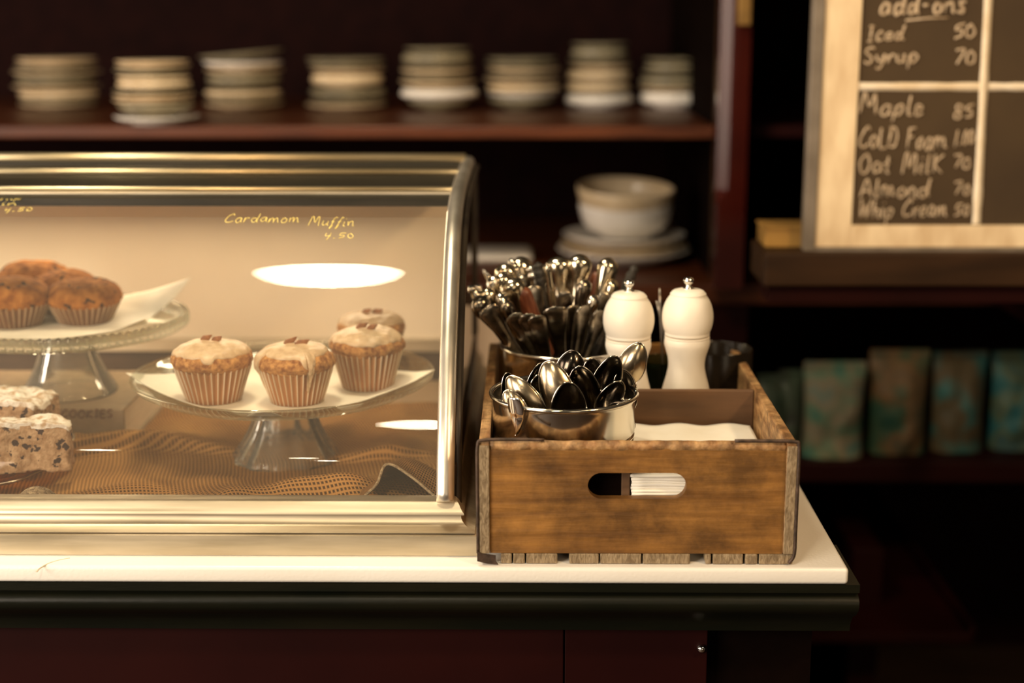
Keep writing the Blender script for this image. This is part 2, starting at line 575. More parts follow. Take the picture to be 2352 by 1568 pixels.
# chamfered post
ch = .018
zst = aY(1650, 452, 2.57).z
bm = bmesh.new()
Ya, Yb = 2.57, 2.616
def sect(c, z):
    return [bm.verts.new(p) for p in ((xp0 + c, Ya, z), (xp1, Ya, z), (xp1, Yb, z), (xp0, Yb, z), (xp0, Ya + c, z))]
rs = [sect(.0008, ZL), sect(.0008, zst - .012), sect(ch, zst + .012), sect(ch, 2.2)]
for a, b in zip(rs, rs[1:]):
    for i in range(5):
        bm.faces.new((a[i], a[(i + 1) % 5], b[(i + 1) % 5], b[i]))
bm.faces.new(rs[0]); bm.faces.new(list(reversed(rs[-1])))
link('post', bm, M['redpost'], t, smooth=False)
# side board behind the post, and the fronts below the lower shelf
link('upright', nbox(xp0 + .003, xp0 + .028, YS + .0, YS + .05, ZL, 2.2), M['brownledge'], t, smooth=False)
link('upright', nbox(xp0 + .006, xp0 + .026, YS + .051, 3.55, ZL, 2.2), M['blackdeep'], t, smooth=False)
link('upright', nbox(xp0 - .0, xp1 + .02, YS + .01, 3.55, 0, ZLE), M['red'], t, smooth=False)
a, b = aY(1965, 1270, YS), aY(2036, 1270, YS)
link('upright', nbox(a.x, b.x, YS + .02, 3.5, 0, a.z, bev=.002), M['red'], t, smooth=False)
z0 = aY(2100, 1478, 2.5).z
link('shelf', nbox(.3, aY(2235, 1460, 2.5).x, 2.5, 3.5, z0, z0 + .02, bev=.002), M['red'], t, smooth=False)
a = aY(2182, 1395, 2.9)
link('upright', nbox(aY(2225, 1460, 2.5).x, aY(2240, 1460, 2.5).x, 2.5, 3.5, z0 + .02, z0 + .035), M['red'], t, smooth=False)
a = aY(1694, 58, 2.56)
b = aY(1722, 58, 2.56)
link('wood_block', nbox(a.x, b.x, 2.545, 2.569, a.z, a.z + .12, bev=.002), M['yellowbox'], t, smooth=False)

# ------------------------------------------------------------------ china
def china(kind, R, H=None):
    """local mesh standing on z=0"""
    if kind == 'bowl':
        H = H or R * .62
        pr = [(.001, .004), (R * .42, .004), (R * .44, 0), (R * .5, 0), (R * .5, .006), (R * .78, H * .35), (R * .95, H * .75), (R, H), (R * .985, H + .0015),
              (R * .955, H), (R * .9, H * .74), (R * .72, H * .38), (R * .45, .011), (.001, .0095)]
    elif kind == 'deep':
        pr = [(.001, .004), (R * .48, .004), (R * .5, 0), (R * .56, 0), (R * .57, .005), (R * .80, H * .2), (R * .93, H * .48), (R * .985, H * .8), (R * 1.0, H * .9), (R, H), (R * .985, H + .0015),
              (R * .955, H), (R * .93, H * .74), (R * .88, H * .45), (R * .75, H * .2), (R * .45, .011), (.001, .0095)]
    elif kind == 'bulge':
        H = H or R * .5
        pr = [(.001, .004), (R * .5, .004), (R * .52, 0), (R * .58, 0), (R * .6, .005), (R * .92, H * .3), (R, H * .55), (R * .96, H * .85), (R * .9, H), (R * .87, H),
              (R * .92, H * .8), (R * .95, H * .55), (R * .86, H * .35), (R * .5, .01), (.001, .009)]
    else:
        H = H or R * .2
        pr = [(.001, .003), (R * .5, .003), (R * .52, 0), (R * .58, 0), (R * .6, .003), (R * .85, H * .55), (R, H), (R * .995, H + .0015), (R * .97, H + .001),
              (R * .82, H * .55 + .003), (R * .58, .006), (.001, .0055)]
    return lathe(pr, 48)


STK = [  # x0, x1, y bottom, list of (kind, width factor, step height, material) bottom up
    (40, 228, 250, [('saucer', .93, .010, 'china'), ('saucer', .93, .010, 'chinagrey'), ('bulge', .95, .020, 'china'), ('saucer', 1.05, .010, 'china'), ('saucer', .95, .012, 'chinagrey'),
                    ('bulge', .95, .012, 'chinagrey'), ('saucer', 1.07, .009, 'china'), ('saucer', .98, .010, 'chinagrey'), ('saucer', .96, .010, 'china'), ('saucer', .95, .010, 'china')]),
    (262, 446, 287, [('saucer', 1.05, .016, 'chinawhite'), ('bowl', .95, .026, 'chinagrey'), ('saucer', .98, .011, 'china'), ('saucer', 1.0, .011, 'china'), ('saucer', .98, .011, 'chinagrey'),
                     ('bulge', .92, .022, 'china'), ('bulge', .9, .012, 'china'), ('saucer', .93, .010, 'chinagrey'), ('saucer', .92, .010, 'china'), ('saucer', .9, .01, 'china')]),
    (468, 652, 252, [('saucer', .98, .011, 'china'), ('saucer', .92, .012, 'chinagrey'), ('bulge', .96, .016, 'china'), ('saucer', .9, .010, 'chinagrey'), ('bulge', .92, .020, 'chinagrey'),
                     ('saucer', .97, .010, 'china'), ('bowl', .98, .016, 'chinawhite'), ('saucer', 1.05, .012, 'chinagrey')]),
    (705, 890, 254, [('saucer', 1.0, .011, 'china'), ('saucer', .94, .010, 'chinagrey'), ('saucer', .95, .010, 'chinagrey'), ('bulge', .95, .014, 'chinagrey'), ('bulge', .9, .030, 'china'),
                     ('saucer', .93, .010, 'china'), ('saucer', .96, .011, 'chinagrey'), ('saucer', .97, .010, 'chinagrey')]),
    (917, 1096, 256, [('bowl', .8, .020, 'chinagrey'), ('bulge', 1.0, .026, 'chinawhite'), ('saucer', .98, .014, 'china'), ('saucer', .9, .012, 'chinagrey'), ('saucer', .93, .012, 'china'),
                      ('saucer', .9, .010, 'chinagrey'), ('bulge', .9, .024, 'chinagrey'), ('saucer', .84, .01, 'chinagrey')]),
    (1112, 1287, 254, [('bowl', .86, .020, 'chinagrey'), ('saucer', .93, .012, 'chinawhite'), ('bulge', .97, .018, 'china'), ('saucer', 1.0, .011, 'china'), ('saucer', .94, .010, 'chinagrey'),
                       ('saucer', .97, .011, 'china'), ('saucer', .95, .010, 'chinagrey'), ('saucer', .93, .01, 'chinagrey')]),
    (1298, 1452, 250, [('bulge', 1.03, .032, 'chinawhite'), ('bulge', .98, .026, 'china'), ('bulge', .97, .026, 'china'), ('saucer', .94, .012, 'china'), ('saucer', .94, .012, 'chinagrey'), ('bulge', .86, .026, 'chinagrey'),
                       ('saucer', .86, .01, 'chinagrey')]),
    (1468, 1622, 250, [('bulge', 1.0, .034, 'chinawhite'), ('saucer', 1.0, .010, 'china'), ('bulge', .96, .022, 'chinagrey'), ('saucer', .92, .010, 'chinagrey'), ('bulge', .84, .018, 'chinagrey'), ('saucer', .86, .01, 'chinagrey')]),
]
mesh_cache = {}
KN = dict(saucer='saucer', bowl='bowl', bulge='bowl')
for si, (x0, x1, yb, items) in enumerate(STK):
    xm = (x0 + x1) / 2
    P = aZ(xm, yb, ZU)
    P = aZ(xm, yb, ZU)
    R0 = (aY(x1, 200, P.y).x - aY(x0, 200, P.y).x) / 2
    cy = P.y + R0 * .5
    R0 = R0 * cy / P.y
    # pull the centre so that the foot stays on the shelf
    z = ZU
    xc = aY(xm, 200, cy).x
    total = sum(i[2] for i in items)
    want = aY(xm, [125, 130, 118, 124, 100, 122, 90, 124][si], cy).z - ZU
    k = want / (total + .01)
    for j, (kd, wf, st, mt) in enumerate(items):
        key = (kd, round(R0 * wf, 4), round(st * k, 4), mt)
        H = max(st * k * (1.0 if kd == 'bulge' else 1.05), .008)
        o = link(KN[kd], china(kd, R0 * wf, H), M[mt], loc=(xc + random.uniform(-.003, .003), cy + random.uniform(-.003, .003), z))
        if si == 2 and j == len(items) - 1:
            o.rotation_euler = (0, math.radians(-5), 0)
            o.location.z += .006
        colr = dict(china='cream', chinagrey='grey-green', chinawhite='white')[mt]
        lev = 'topmost' if j == len(items) - 1 else 'bottom one' if j == 0 else ORD[j] + ' from the bottom'
        tag(o, f'{colr} {KN[kd]}, {lev} of the {ORD[si]} china stack from the left', KN[kd], 'stacked china on the upper shelf')
        z += st * k

# plates and bowls on the lower shelf
def lower_stack(xl, xr, ybot, items):
    xm = (xl + xr) / 2
    P = aZ(xm, ybot, ZL)
    R0 = (aY(xr, ybot - 40, P.y + .1).x - aY(xl, ybot - 40, P.y + .1).x) / 2
    cy = P.y + R0 * .6
    xc = aY(xm, ybot - 40, cy).x
    z = ZL
    for kd, r, H, st, mt, lab, nm in items:
        o = link(nm, china(kd, R0 * r, H), M[mt], loc=(xc + random.uniform(-.004, .004), cy, z))
        if st == 0:
            o.rotation_euler = (math.radians(6), 0, math.radians(20))
            o.location.z += .007
        tag(o, lab, nm, 'plates and bowls on the lower shelf')
        z += st


lower_stack(1286, 1588, 614, [
    ('saucer', 1.0, .026, .013, 'chinawhite', 'wide white dinner plate at the bottom of the lower shelf stack', 'plate'),
    ('saucer', .95, .024, .018, 'china', 'cream dinner plate resting on the bottom dinner plate of the lower stack', 'plate'),
    ('saucer', .92, .024, .020, 'chinawhite', 'white plate directly under the two deep bowls on the lower shelf', 'plate'),
    ('deep', .70, .062, .030, 'chinawhite', 'deep white bowl on the plates, below the topmost bowl', 'bowl'),
    ('deep', .73, .058, .0, 'china', 'open cream bowl on top of the lower shelf stack', 'bowl')])
P = aZ(1165, 606, ZL)
w0, w1 = aY(1060, 590, P.y).x, aY(1222, 590, P.y).x
zt = aY(1165, 570, P.y + .1).z - ZL
t = thing('serving_dish', 'pale rectangular dish on the lower shelf behind the silver cutlery', 'dish', (0, 0, ZL))
link('dish_body', nbox(w0, w1, P.y, P.y + .14, 0, zt, bev=.01, seg=3), M['chinawhite'], t)
a, b = aY(1270, 610, 2.9), aY(1300, 610, 2.9)

# ------------------------------------------------------------------ brown ledge, box, chalkboard
YBD = 2.10
ZLG = aY(1860, 576, YBD).z
xl = aY(1757, 580, YBD - .02).x
t = thing('wooden_ledge', 'brown wooden ledge jutting out under the chalkboard', 'ledge')
link('ledge_board', nbox(xl, 1.3, YBD - .02, YBD + .11, ZLG - .048, ZLG, bev=.003), M['brownledge'], t, smooth=False)
link('apron', nbox(xl + .01, 1.28, YBD + .0, YBD + .09, ZLG - .075, ZLG - .048), M['red'], t, smooth=False)
link('bracket', nbox(.80, .84, YBD + .02, YS - .001, ZLG - .15, ZLG - .0755), M['red'], t, smooth=False)
a, b = aY(1748, 574, YBD + .06), aY(1846, 514, YBD + .06)
t = thing('ochre_box', 'small ochre box on the ledge at the left edge of the chalkboard', 'box', (0, 0, ZLG))
link('box_body', nbox(a.x, b.x + .02, YBD + .03, YBD + .10, 0, b.z - ZLG - .004, bev=.002), M['yellowbox'], t, smooth=False)
link('box_lid', nbox(a.x - .002, b.x + .022, YBD + .028, YBD + .102, b.z - ZLG - .004, b.z - ZLG, bev=.001), M['yellowbox'], t, smooth=False)

bd = thing('chalkboard', 'framed chalkboard menu of add-ons with a wide cream border', 'chalkboard', (0, 0, 0))
def bpt(x, y, dy=0):
    p = aY(x, y, YBD)
    return Vector((p.x, YBD + dy, p.z))
L0 = bpt(1845, 575).x; L1 = bpt(1871, 560).x; L2 = bpt(1957, 500).x
B0 = ZLG; B1 = bpt(1900, 567).z; B2 = bpt(1900, 517).z
BR, BT = 1.12, 1.98
link('frame_edge', nbox(L0, L1, YBD - .004, YBD + .022, B0, BT, bev=.001), M['greyframe'], bd, smooth=False)
link('frame_edge', nbox(L1, BR, YBD - .004, YBD + .022, B0, B1), M['greyframe'], bd, smooth=False)
link('border', nbox(L1, L2, YBD, YBD + .02, B1, BT, bev=.001), M['creamframe'], bd, smooth=False)
link('border', nbox(L2, BR, YBD, YBD + .02, B1, B2, bev=.001), M['creamframe'], bd, smooth=False)
sp_ = link('slate_panel', nbox(L2, BR, YBD + .004, YBD + .018, B2, BT), M['slate'], bd, smooth=False)
def strip(x0, y0, x1, y1, w, dy=0):
    a, b = bpt(x0, y0), bpt(x1, y1)
    n = 24
    d = (b - a)
    s = Vector((d.z, 0, -d.x)).normalized()
    bm = bmesh.new()
    lo, hi = [], []
    for i in range(n + 1):
        p = a + d * (i / n)
        ww = w * (1 + .22 * noise.noise(Vector((p.x * 60, p.z * 60, 1))))
        for lst, f in ((lo, -1), (hi, 1)):
            q = p + s * ww * .5 * f
            lst.append((bm.verts.new((q.x, YBD + .0042, q.z)), bm.verts.new((q.x, YBD + .0028 - dy, q.z))))
    for i in range(n):
        bm.faces.new((lo[i][1], lo[i + 1][1], hi[i + 1][1], hi[i][1]))
        bm.faces.new((lo[i][0], lo[i + 1][0], lo[i + 1][1], lo[i][1]))
        bm.faces.new((hi[i][0], hi[i + 1][0], hi[i + 1][1], hi[i][1]))
    return bm
link('tape_line', strip(1968, 199, 2600, 200, .011), M['tape'], sp_)
link('tape_line', strip(2244, 515, 2288, -300, .0115, .0007), M['tape'], sp_)

# stroke lettering
G = {
 'a': (.62, [[(.5, .42), (.3, .55), (.08, .35), (.1, .08), (.3, 0), (.48, .2), (.52, .5), (.5, .12), (.62, 0)]]),
 'b': (.6, [[(.1, 1), (.08, 0)], [(.08, .35), (.35, .5), (.5, .25), (.35, 0), (.08, .08)]]),
 'c': (.5, [[(.45, .45), (.25, .55), (.06, .3), (.2, 0), (.48, .1)]]),
 'd': (.66, [[(.5, .4), (.28, .5), (.06, .28), (.15, 0), (.38, .05), (.52, .35), (.6, 1.0)], [(.6, 1), (.52, .15), (.66, 0)]]),
 'e': (.5, [[(.08, .28), (.42, .33), (.38, .52), (.2, .52), (.06, .25), (.2, 0), (.48, .1)]]),
 'f': (.4, [[(.5, .9), (.35, 1.0), (.22, .7), (.15, .1), (.02, -.3), (.12, -.25), (.25, .1)], [(.05, .48), (.4, .52)]]),
 'h': (.58, [[(.12, 1), (.05, 0), (.15, .35), (.35, .52), (.46, .3), (.46, 0), (.58, .05)]]),
 'i': (.28, [[(.12, .5), (.1, .08), (.25, 0)], [(.15, .76), (.17, .8)]]),
 'k': (.55, [[(.12, 1), (.06, 0)], [(.46, .55), (.08, .25), (.5, 0)]]),
 'l': (.3, [[(.15, 1), (.1, .1), (.28, 0)]]),
 'm': (.9, [[(.04, .5), (.06, 0), (.12, .35), (.28, .52), (.4, .3), (.4, 0), (.46, .35), (.62, .52), (.74, .3), (.76, .05), (.9, 0)]]),
 'n': (.6, [[(.04, .5), (.06, 0), (.14, .35), (.34, .52), (.46, .3), (.48, .05), (.6, 0)]]),
 'o': (.54, [[(.28, .52), (.06, .3), (.16, 0), (.4, .04), (.48, .32), (.28, .52)]]),
 'p': (.58, [[(.1, .5), (.04, -.35)], [(.08, .3), (.32, .56), (.52, .35), (.35, .03), (.08, .12)]]),
 'r': (.45, [[(.04, .5), (.08, 0), (.14, .35), (.3, .52), (.44, .45)]]),
 's': (.45, [[(.42, .5), (.18, .52), (.12, .35), (.38, .2), (.3, 0), (.04, .06)]]),
 't': (.4, [[(.2, .85), (.16, .1), (.38, .02)], [(.0, .5), (.38, .54)]]),
 'u': (.58, [[(.06, .5), (.06, .12), (.25, 0), (.44, .2), (.48, .5), (.46, .1), (.58, 0)]]),
 'y': (.55, [[(.06, .5), (.12, .15), (.3, .1), (.46, .5)], [(.48, .5), (.4, -.2), (.2, -.38), (.05, -.25)]]),
 'A': (.75, [[(.02, 0), (.35, 1), (.7, 0)], [(.15, .35), (.6, .35)]]),
 'C': (.75, [[(.68, .82), (.62, 1), (.35, .88), (.08, .4), (.15, .04), (.45, 0), (.75, .15)]]),
 'D': (.72, [[(.12, .95), (.1, 0)], [(.05, .95), (.45, .9), (.66, .5), (.45, .05), (.05, .0)]]),
 'F': (.6, [[(.12, 1), (.08, 0)], [(.12, .98), (.6, 1.0)], [(.1, .55), (.45, .55)]]),
 'I': (.5, [[(.1, .97), (.45, 1.0)], [(.28, 1), (.25, 0)], [(.05, 0), (.5, .03)]]),
 'K': (.7, [[(.12, 1), (.08, 0)], [(.62, 1), (.12, .45), (.68, 0)]]),
 'L': (.6, [[(.1, 1), (.08, 0), (.58, .02)]]),
 'M': (.95, [[(.04, 0), (.14, .9), (.25, 1), (.45, .35), (.66, 1), (.78, .9), (.88, 0)]]),
 'O': (.78, [[(.4, 1), (.08, .6), (.15, .1), (.5, 0), (.72, .4), (.6, .9), (.4, 1)]]),
 'S': (.62, [[(.58, .9), (.3, 1), (.08, .78), (.3, .52), (.52, .3), (.36, .02), (.04, .1)]]),
 'W': (1.0, [[(.04, 1), (.22, 0), (.46, .7), (.66, 0), (.92, 1)]]),
 '-': (.5, [[(.08, .42), (.42, .46)]]),
 '.': (.3, [[(.08, .0), (.16, .08), (.22, .04)]]),
 ' ': (.5, []),
 '0': (.55, [[(.3, .75), (.08, .5), (.12, .08), (.36, 0), (.5, .35), (.3, .75)]]),
 '1': (.3, [[(.2, .9), (.1, -.05)]]),
 '4': (.6, [[(.12, .8), (.08, .38), (.5, .42)], [(.5, .8), (.42, .2), (.3, -.25)]]),
 '5': (.6, [[(.6, .82), (.2, .78), (.14, .5), (.42, .45), (.45, .12), (.06, .02)]]),
 '7': (.55, [[(.04, .85), (.5, .9), (.22, 0)]]),
 '8': (.55, [[(.45, .8), (.2, .85), (.1, .65), (.42, .3), (.35, .02), (.1, .05), (.12, .3), (.46, .62), (.45, .8)]]),
}


def write(text, x0, x1, yb, h, fn, r, slant=0.1, rise=0, jit=.03, seed=1):
    """strokes spanning pixel columns x0..x1, baseline yb, cap height h; fn maps (x, y) to the surface"""
    rnd = random.Random(seed)
    W = sum(G[c][0] + .12 for c in text)
    sx = (x1 - x0) / W
    bm = bmesh.new()
    cx = 0
    for c in text:
        w, strokes = G[c]
        dy = rnd.uniform(-.05, .05)
        for s in strokes:
            pts = catmull([(px + rnd.uniform(-jit, jit), py + rnd.uniform(-jit, jit) + dy, 0) for px, py in s], 5)
            P3 = []
            for p in pts:
                X = x0 + (cx + p.x) * sx + slant * p.y * h
                Y = yb - p.y * h - rise * (X - x0) / (x1 - x0)
                P3.append(fn(X, Y))
            tube(bm, P3, r, seg=5)
        cx += w + .12
    return bm


def bface(x, y):
    p = aY(x, y, YBD + .0035)
    return Vector((p.x, YBD + .0035, p.z))


CH = [('add-ons', 2020, 2222, 33, 44, 6, 1.2), ('Iced', 1990, 2080, 94, 33, 3, .9), ('50', 2190, 2243, 88, 38, 4, .9), ('Syrup', 1983, 2112, 146, 38, 3, .9), ('70', 2190, 2245, 147, 38, 2, .9),
      ('Maple', 1975, 2125, 262, 44, -3, .9), ('85', 2190, 2240, 272, 38, 0, .8), ('CoLD Foam', 1972, 2176, 338, 46, -3, .85), ('1.00', 2192, 2238, 334, 40, 6, .75),
      ('Oat MilK', 1970, 2170, 398, 44, 2, .8), ('70', 2187, 2232, 388, 34, 0, .75), ('Almond', 1975, 2138, 451, 42, -2, .8), ('70', 2190, 2230, 448, 34, 0, .7),
      ('Whip Cream', 1972, 2178, 500, 40, 4, .75), ('50', 2190, 2230, 496, 34, 0, .7)]
for i, (tx, x0, x1, yb, h, rise, k) in enumerate(CH):
    o = link('chalk_lettering', write(tx, x0, x1, yb, h, bface, .0019 * k, .12, rise, .05, 10 + i), M['chalk'], sp_)
bm = bmesh.new()
tube(bm, [bface(2080, 47), bface(2130, 42), bface(2178, 41)], .0016, 5)
link('chalk_underline', bm, M['chalk'], sp_)

# ------------------------------------------------------------------ pastry case
PR = [(1.4345, 1.1005), (1.4555, 1.15), (1.489, 1.20), (1.533, 1.25), (1.582, 1.297), (1.630, 1.333), (1.685, 1.358), (1.75, 1.371), (1.86, 1.3775), (2.10, 1.379)]
PRS = [(p.x, p.y) for p in catmull([(a, b, 0) for a, b in PR], 12)]
XC0, XC1 = -1.45, -.075


def gpt(x, y, off=.0):
    """point of the curved front glass seen at a pixel"""
    d = ray(x, y)
    for (y0, z0), (y1, z1) in zip(PRS, PRS[1:]):
        # n . (P - A) = 0
        n = Vector((0, -(z1 - z0), (y1 - y0)))
        A = Vector((0, y0, z0))
        den = n.dot(d)
        if abs(den) < 1e-9:
            continue
        t_ = n.dot(A - CAM) / den
        P = CAM + d * t_
        if min(z0, z1) - 1e-5 <= P.z <= max(z0, z1) + 1e-5 and min(y0, y1) - 1e-5 <= P.y <= max(y0, y1) + 1e-5:
            return P + n.normalized() * off
    return CAM + d * (1.6 / d.y)


case = thing('pastry_case', 'long curved-glass pastry display case with brass rails on the marble counter', 'display case')
# moulded base wrapping round the right corner
OF = [(-.012, 1.1030), (.001, 1.1028), (.004, 1.100), (.0065, 1.095), (.0080, 1.0925), (.0098, 1.0905), (.0098, 1.0890), (.0068, 1.0880), (.0068, 1.0850), (.009, 1.081), (.0135, 1.0775),
      (.0185, 1.0752), (.0212, 1.0742), (.0212, 1.0735), (.0190, 1.0730), (.0235, 1.0715), (.0235, TOP + .0005)]
XB, YB = -.071, 1.4375
bm = bmesh.new()
ringA = [bm.verts.new((XC0, YB - o, z)) for o, z in OF]
ringB = [bm.verts.new((XB + o, YB - o, z)) for o, z in OF]
ringC = [bm.verts.new((XB + o, 2.13, z)) for o, z in OF]
for a, b in ((ringA, ringB), (ringB, ringC)):
    for i in range(len(OF) - 1):
        bm.faces.new((a[i], a[i + 1], b[i + 1], b[i]))
link('base_moulding', bm, M['brass'], case, sharp=50)
link('case_floor', nbox(XC0, XB + .001, 1.446, 2.12, TOP + .0006, 1.066), M['casefloor'], case, smooth=False)
# glass
bm = sheet(lambda u, v: Vector((XC0 + (XC1 - .006 - XC0) * v, 0, 0)) + Vector((0, PRS[int(round(u * 72))][0], PRS[int(round(u * 72))][1])), 72, 1)
fgl = link('front_glass', bm, M['glass'], case)
XS = -.0715
# side: glass outline inside the profile, with dark metal frame
bm = bmesh.new()
pts = [(a, b) for a, b in PRS if b > 1.13]
bm.faces.new([bm.verts.new((XS, a, b)) for a, b in pts] + [bm.verts.new((XS, 2.08, 1.13))])
link('side_glass', bm, M['sideglass'], case, smooth=False)
link('side_panel', nbox(XS - .006, XS + .002, 1.452, 2.11, 1.0665, 1.135), M['darkstrip'], case, smooth=False)
link('rear_post', nbox(XS - .012, XS + .004, 2.075, 2.11, 1.135, 1.3775, bev=.002), M['blackmetal'], case, smooth=False)
# end post following the glass
bm = bmesh.new()
pp = catmull([(-.0802, a - .003, b + .0015) for a, b in PR], 6)
tube(bm, pp, .0092, 20, flat=1)
link('end_post', bm, M['steel'], case)
bm = bmesh.new()
tube(bm, catmull([(XC0 + .01, a - .003, b + .0015) for a, b in PR], 6), .0092, 16)
link('end_post', bm, M['steel'], case)
# side frame lip just behind the post
bm = bmesh.new()
tube(bm, catmull([(-.0690, a + .014, b - .006) for a, b in PR], 6), .0045, 10)
link('side_frame', bm, M['blackmetal'], case)
# top with three rails
def topz(Y):
    for (y0, z0), (y1, z1) in zip(PRS, PRS[1:]):
        if y0 <= Y <= y1:
            return z0 + (z1 - z0) * (Y - y0) / (y1 - y0)
    return PRS[-1][1]
def toprow(y):
    return gpt(500, y)
yA = toprow(458).y
tp = [(q, topz(q) + .001) for q in [yA + (2.10 - yA) * i / 24 for i in range(25)]]
poly = tp + [(q, z - .009) for q, z in reversed(tp)]
link('top_panel', extrude_x(poly, XC0, -.086), M['brassdark'], case, sharp=40)
for yc_, hw, Yr in ((434, 6, toprow(441).y), (394, 6, toprow(402).y), (362, 10, 2.075)):
    zc_ = aY(500, yc_, Yr).z
    rr = (aY(500, yc_ - hw, Yr).z - aY(500, yc_ + hw, Yr).z) / 2
    bm = bmesh.new()
    tube(bm, [(XC0, Yr, zc_), (-.083, Yr, zc_)], rr, 20)
    link('top_rail', bm, M['brassrail'], case)
    if Yr > 2.05:
        link('rear_beam', nbox(XC0, -.083, Yr - rr * .6, Yr + rr, topz(Yr) - .004, zc_ - rr * .5), M['brassdark'], case, smooth=False)
# thin inner glazing bead
a, b = toprow(447).y, toprow(443.5).y
link('glazing_bead', extrude_x([(a, topz(a) + .001), (a, topz(a) + .0028), (b, topz(b) + .0028), (b, topz(b) + .001)], XC0, -.086), M['brass'], case, smooth=False)
# back
YBK = 2.085
zr0, zr1 = aY(200, 852, YBK).z, aY(200, 805, YBK).z
zr2 = aY(200, 777, YBK).z
link('back_panel', nbox(XC0, XS - .0125, YBK + .004, YBK + .014, zr2, 1.369), M['cream'], case, smooth=False)
link('back_rail', nbox(XC0, XS - .0125, YBK, YBK + .03, 1.067, zr1), M['darkstrip'], case, smooth=False)
link('door_track', nbox(XC0, XS - .0125, YBK - .004, YBK + .003, zr1, zr2, bev=.001), M['brass'], case, smooth=False)
link('lamp_housing', nbox(XC0 + .05, -.11, 1.955, 2.0, 1.358, 1.3705, bev=.002), M['cream'], case, smooth=False)

def gface(x, y):
    return gpt(x, y, .0006)
gl = []
for tx, x0, x1, yb, h, sl, rise, sd in (('Cardamom', 514, 690, 511, 19, .4, 0, 3), ('Muffin', 708, 816, 518, 20, .35, -3, 4), ('4.50', 743, 815, 548, 14, .3, 0, 5),
                                        ('hip', 0, 54, 461, 10, .6, 2, 6), ('in', 3, 42, 472, 9, .6, 0, 7), ('4.50', 8, 76, 488, 11, .5, 3, 8)):
    link('glass_lettering', write(tx, x0, x1, yb, h, gface, .00042, sl, rise, .04, sd), M['yellowpen'], fgl)

# ------------------------------------------------------------------ burlap
ZF = 1.0665
def gs(x, y, cx, cy, sx, sy, ang=0):
    dx, dy = x - cx, y - cy
    c, s = math.cos(ang), math.sin(ang)
    u, v = dx * c + dy * s, -dx * s + dy * c
    return math.exp(-(u / sx) ** 2 - (v / sy) ** 2)
rA = aZ(300, 1000, ZF + .01)
def burlap_h(x, y):
    n1 = noise.noise(Vector((x * 8, y * 8, 0)))
    n2 = noise.noise(Vector((x * 19 + 3, y * 15, 4)))
    h = .006 + .009 * n1 + .008 * n2
    # long back fold ridge with a sharp front drop
    yr = 1.700 + .014 * math.sin(x * 14 + 1.0) + .004 * math.sin(x * 37)
    if -.60 < x < -.10:
        d = y - yr
        m_ = min(1, (x + .60) / .06, (-.10 - x) / .06)
        h += m_ * .024 * (math.exp(-(d / .06) ** 2) if d > 0 else math.exp(-(d / .007) ** 2))
    # front swells
    q = aZ(745, 1120, ZF + .01)
    h += .027 * gs(x, y, q.x, 1.525, .065, .032, .1)
    h += .017 * gs(x, y, q.x - .09, 1.50, .035, .03, .4)
    h += .011 * gs(x, y, -.45, 1.53, .06, .03, .3)
    h += .012 * gs(x, y, -.12, 1.56, .04, .05, -.5)
    # pressed flat under the two stands, the book and the amber plate
    f = 1 - gs(x, y, SRX, 1.695, .068, .062) ** .35
    g = 1 if x > -.42 or y < 1.72 else max(0, min(1, (x + .50) / .08))
    k = 1 - .85 * gs(x, y, -.56, 1.58, .11, .07)
    return ZF + .0012 + max(h, 0) * max(0, f) * g * k
SRX = aY(652, 855, 1.695).x
X0, X1, Y0, Y1 = -.72, -.0785, 1.452, 1.93
def bfn(u, v):
    x = X0 + (X1 - X0) * u
    y = Y0 + (Y1 - Y0) * v
    xx = min(x, X1)
    return Vector((xx, y, burlap_h(x, y)))
cl = thing('burlap_cloth', 'rumpled brown burlap cloth lying on the floor of the pastry case', 'cloth')
bm = sheet(bfn, 180, 130, uv=lambda u, v: ((X1 - X0) * u * .96 + .16 * v + .01 * math.sin(v * 9), (Y1 - Y0) * v * 1.05 - .16 * u + .012 * math.sin(u * 8)))
link('cloth_sheet', bm, M['burlap'], cl)
# turned-up corner by the end post: a tent-like fold open to the front
A = aY(822, 1152, 1.462); Bp = aY(888, 1066, 1.487); Cc = aY(1003, 1143, 1.462); D_ = aY(1000, 1010, 1.56)
def fold(u, v):
    # left hem curve A -> B (u), right hem B -> C ; back to the sheet
    hem = catmull([A, A.lerp(Bp, .5) + Vector((.004, 0, -.002)), Bp, Bp.lerp(Cc, .45) + Vector((0, .002, .004)), Cc], 10)
    p = hem[int(round(u * (len(hem) - 1)))]
    back = Vector((A.x + (X1 - .004 - A.x) * u, 1.60, 0))
    back.z = burlap_h(back.x, back.y) + .001
    q = p.lerp(back, v)
    q.z += .012 * math.sin(PI * v) * (.4 + u) * .9 + .002 * math.sin(v * 9 + u * 5)
    return q
bm = sheet(fold, 40, 24, uv=lambda u, v: (.2 * u + .03, .16 * v))
tcn = link('turned_corner', bm, M['burlap'], cl)
bm = bmesh.new()
tube(bm, catmull([A, A.lerp(Bp, .5) + Vector((.004, 0, -.002)), Bp, Bp.lerp(Cc, .45) + Vector((0, .002, .004)), Cc], 10), .0016, 6)
link('hem', bm, M['fray'], tcn)
# curled hem loop at the far left
bm = bmesh.new()
lp = aY(76, 1150, 1.458)
hz_ = aY(75, 1131, 1.462).z - ZF - .004
for k in range(3):
    tube(bm, [Vector((lp.x + .025 * math.cos(a_), 1.462 + .006 * k, ZF + .002 + (hz_ + .001 * k) * math.sin(a_))) for a_ in [PI * i / 14 for i in range(15)]], .0042 - .0004 * k, 8)
link('curled_hem', bm, M['fray'], cl)

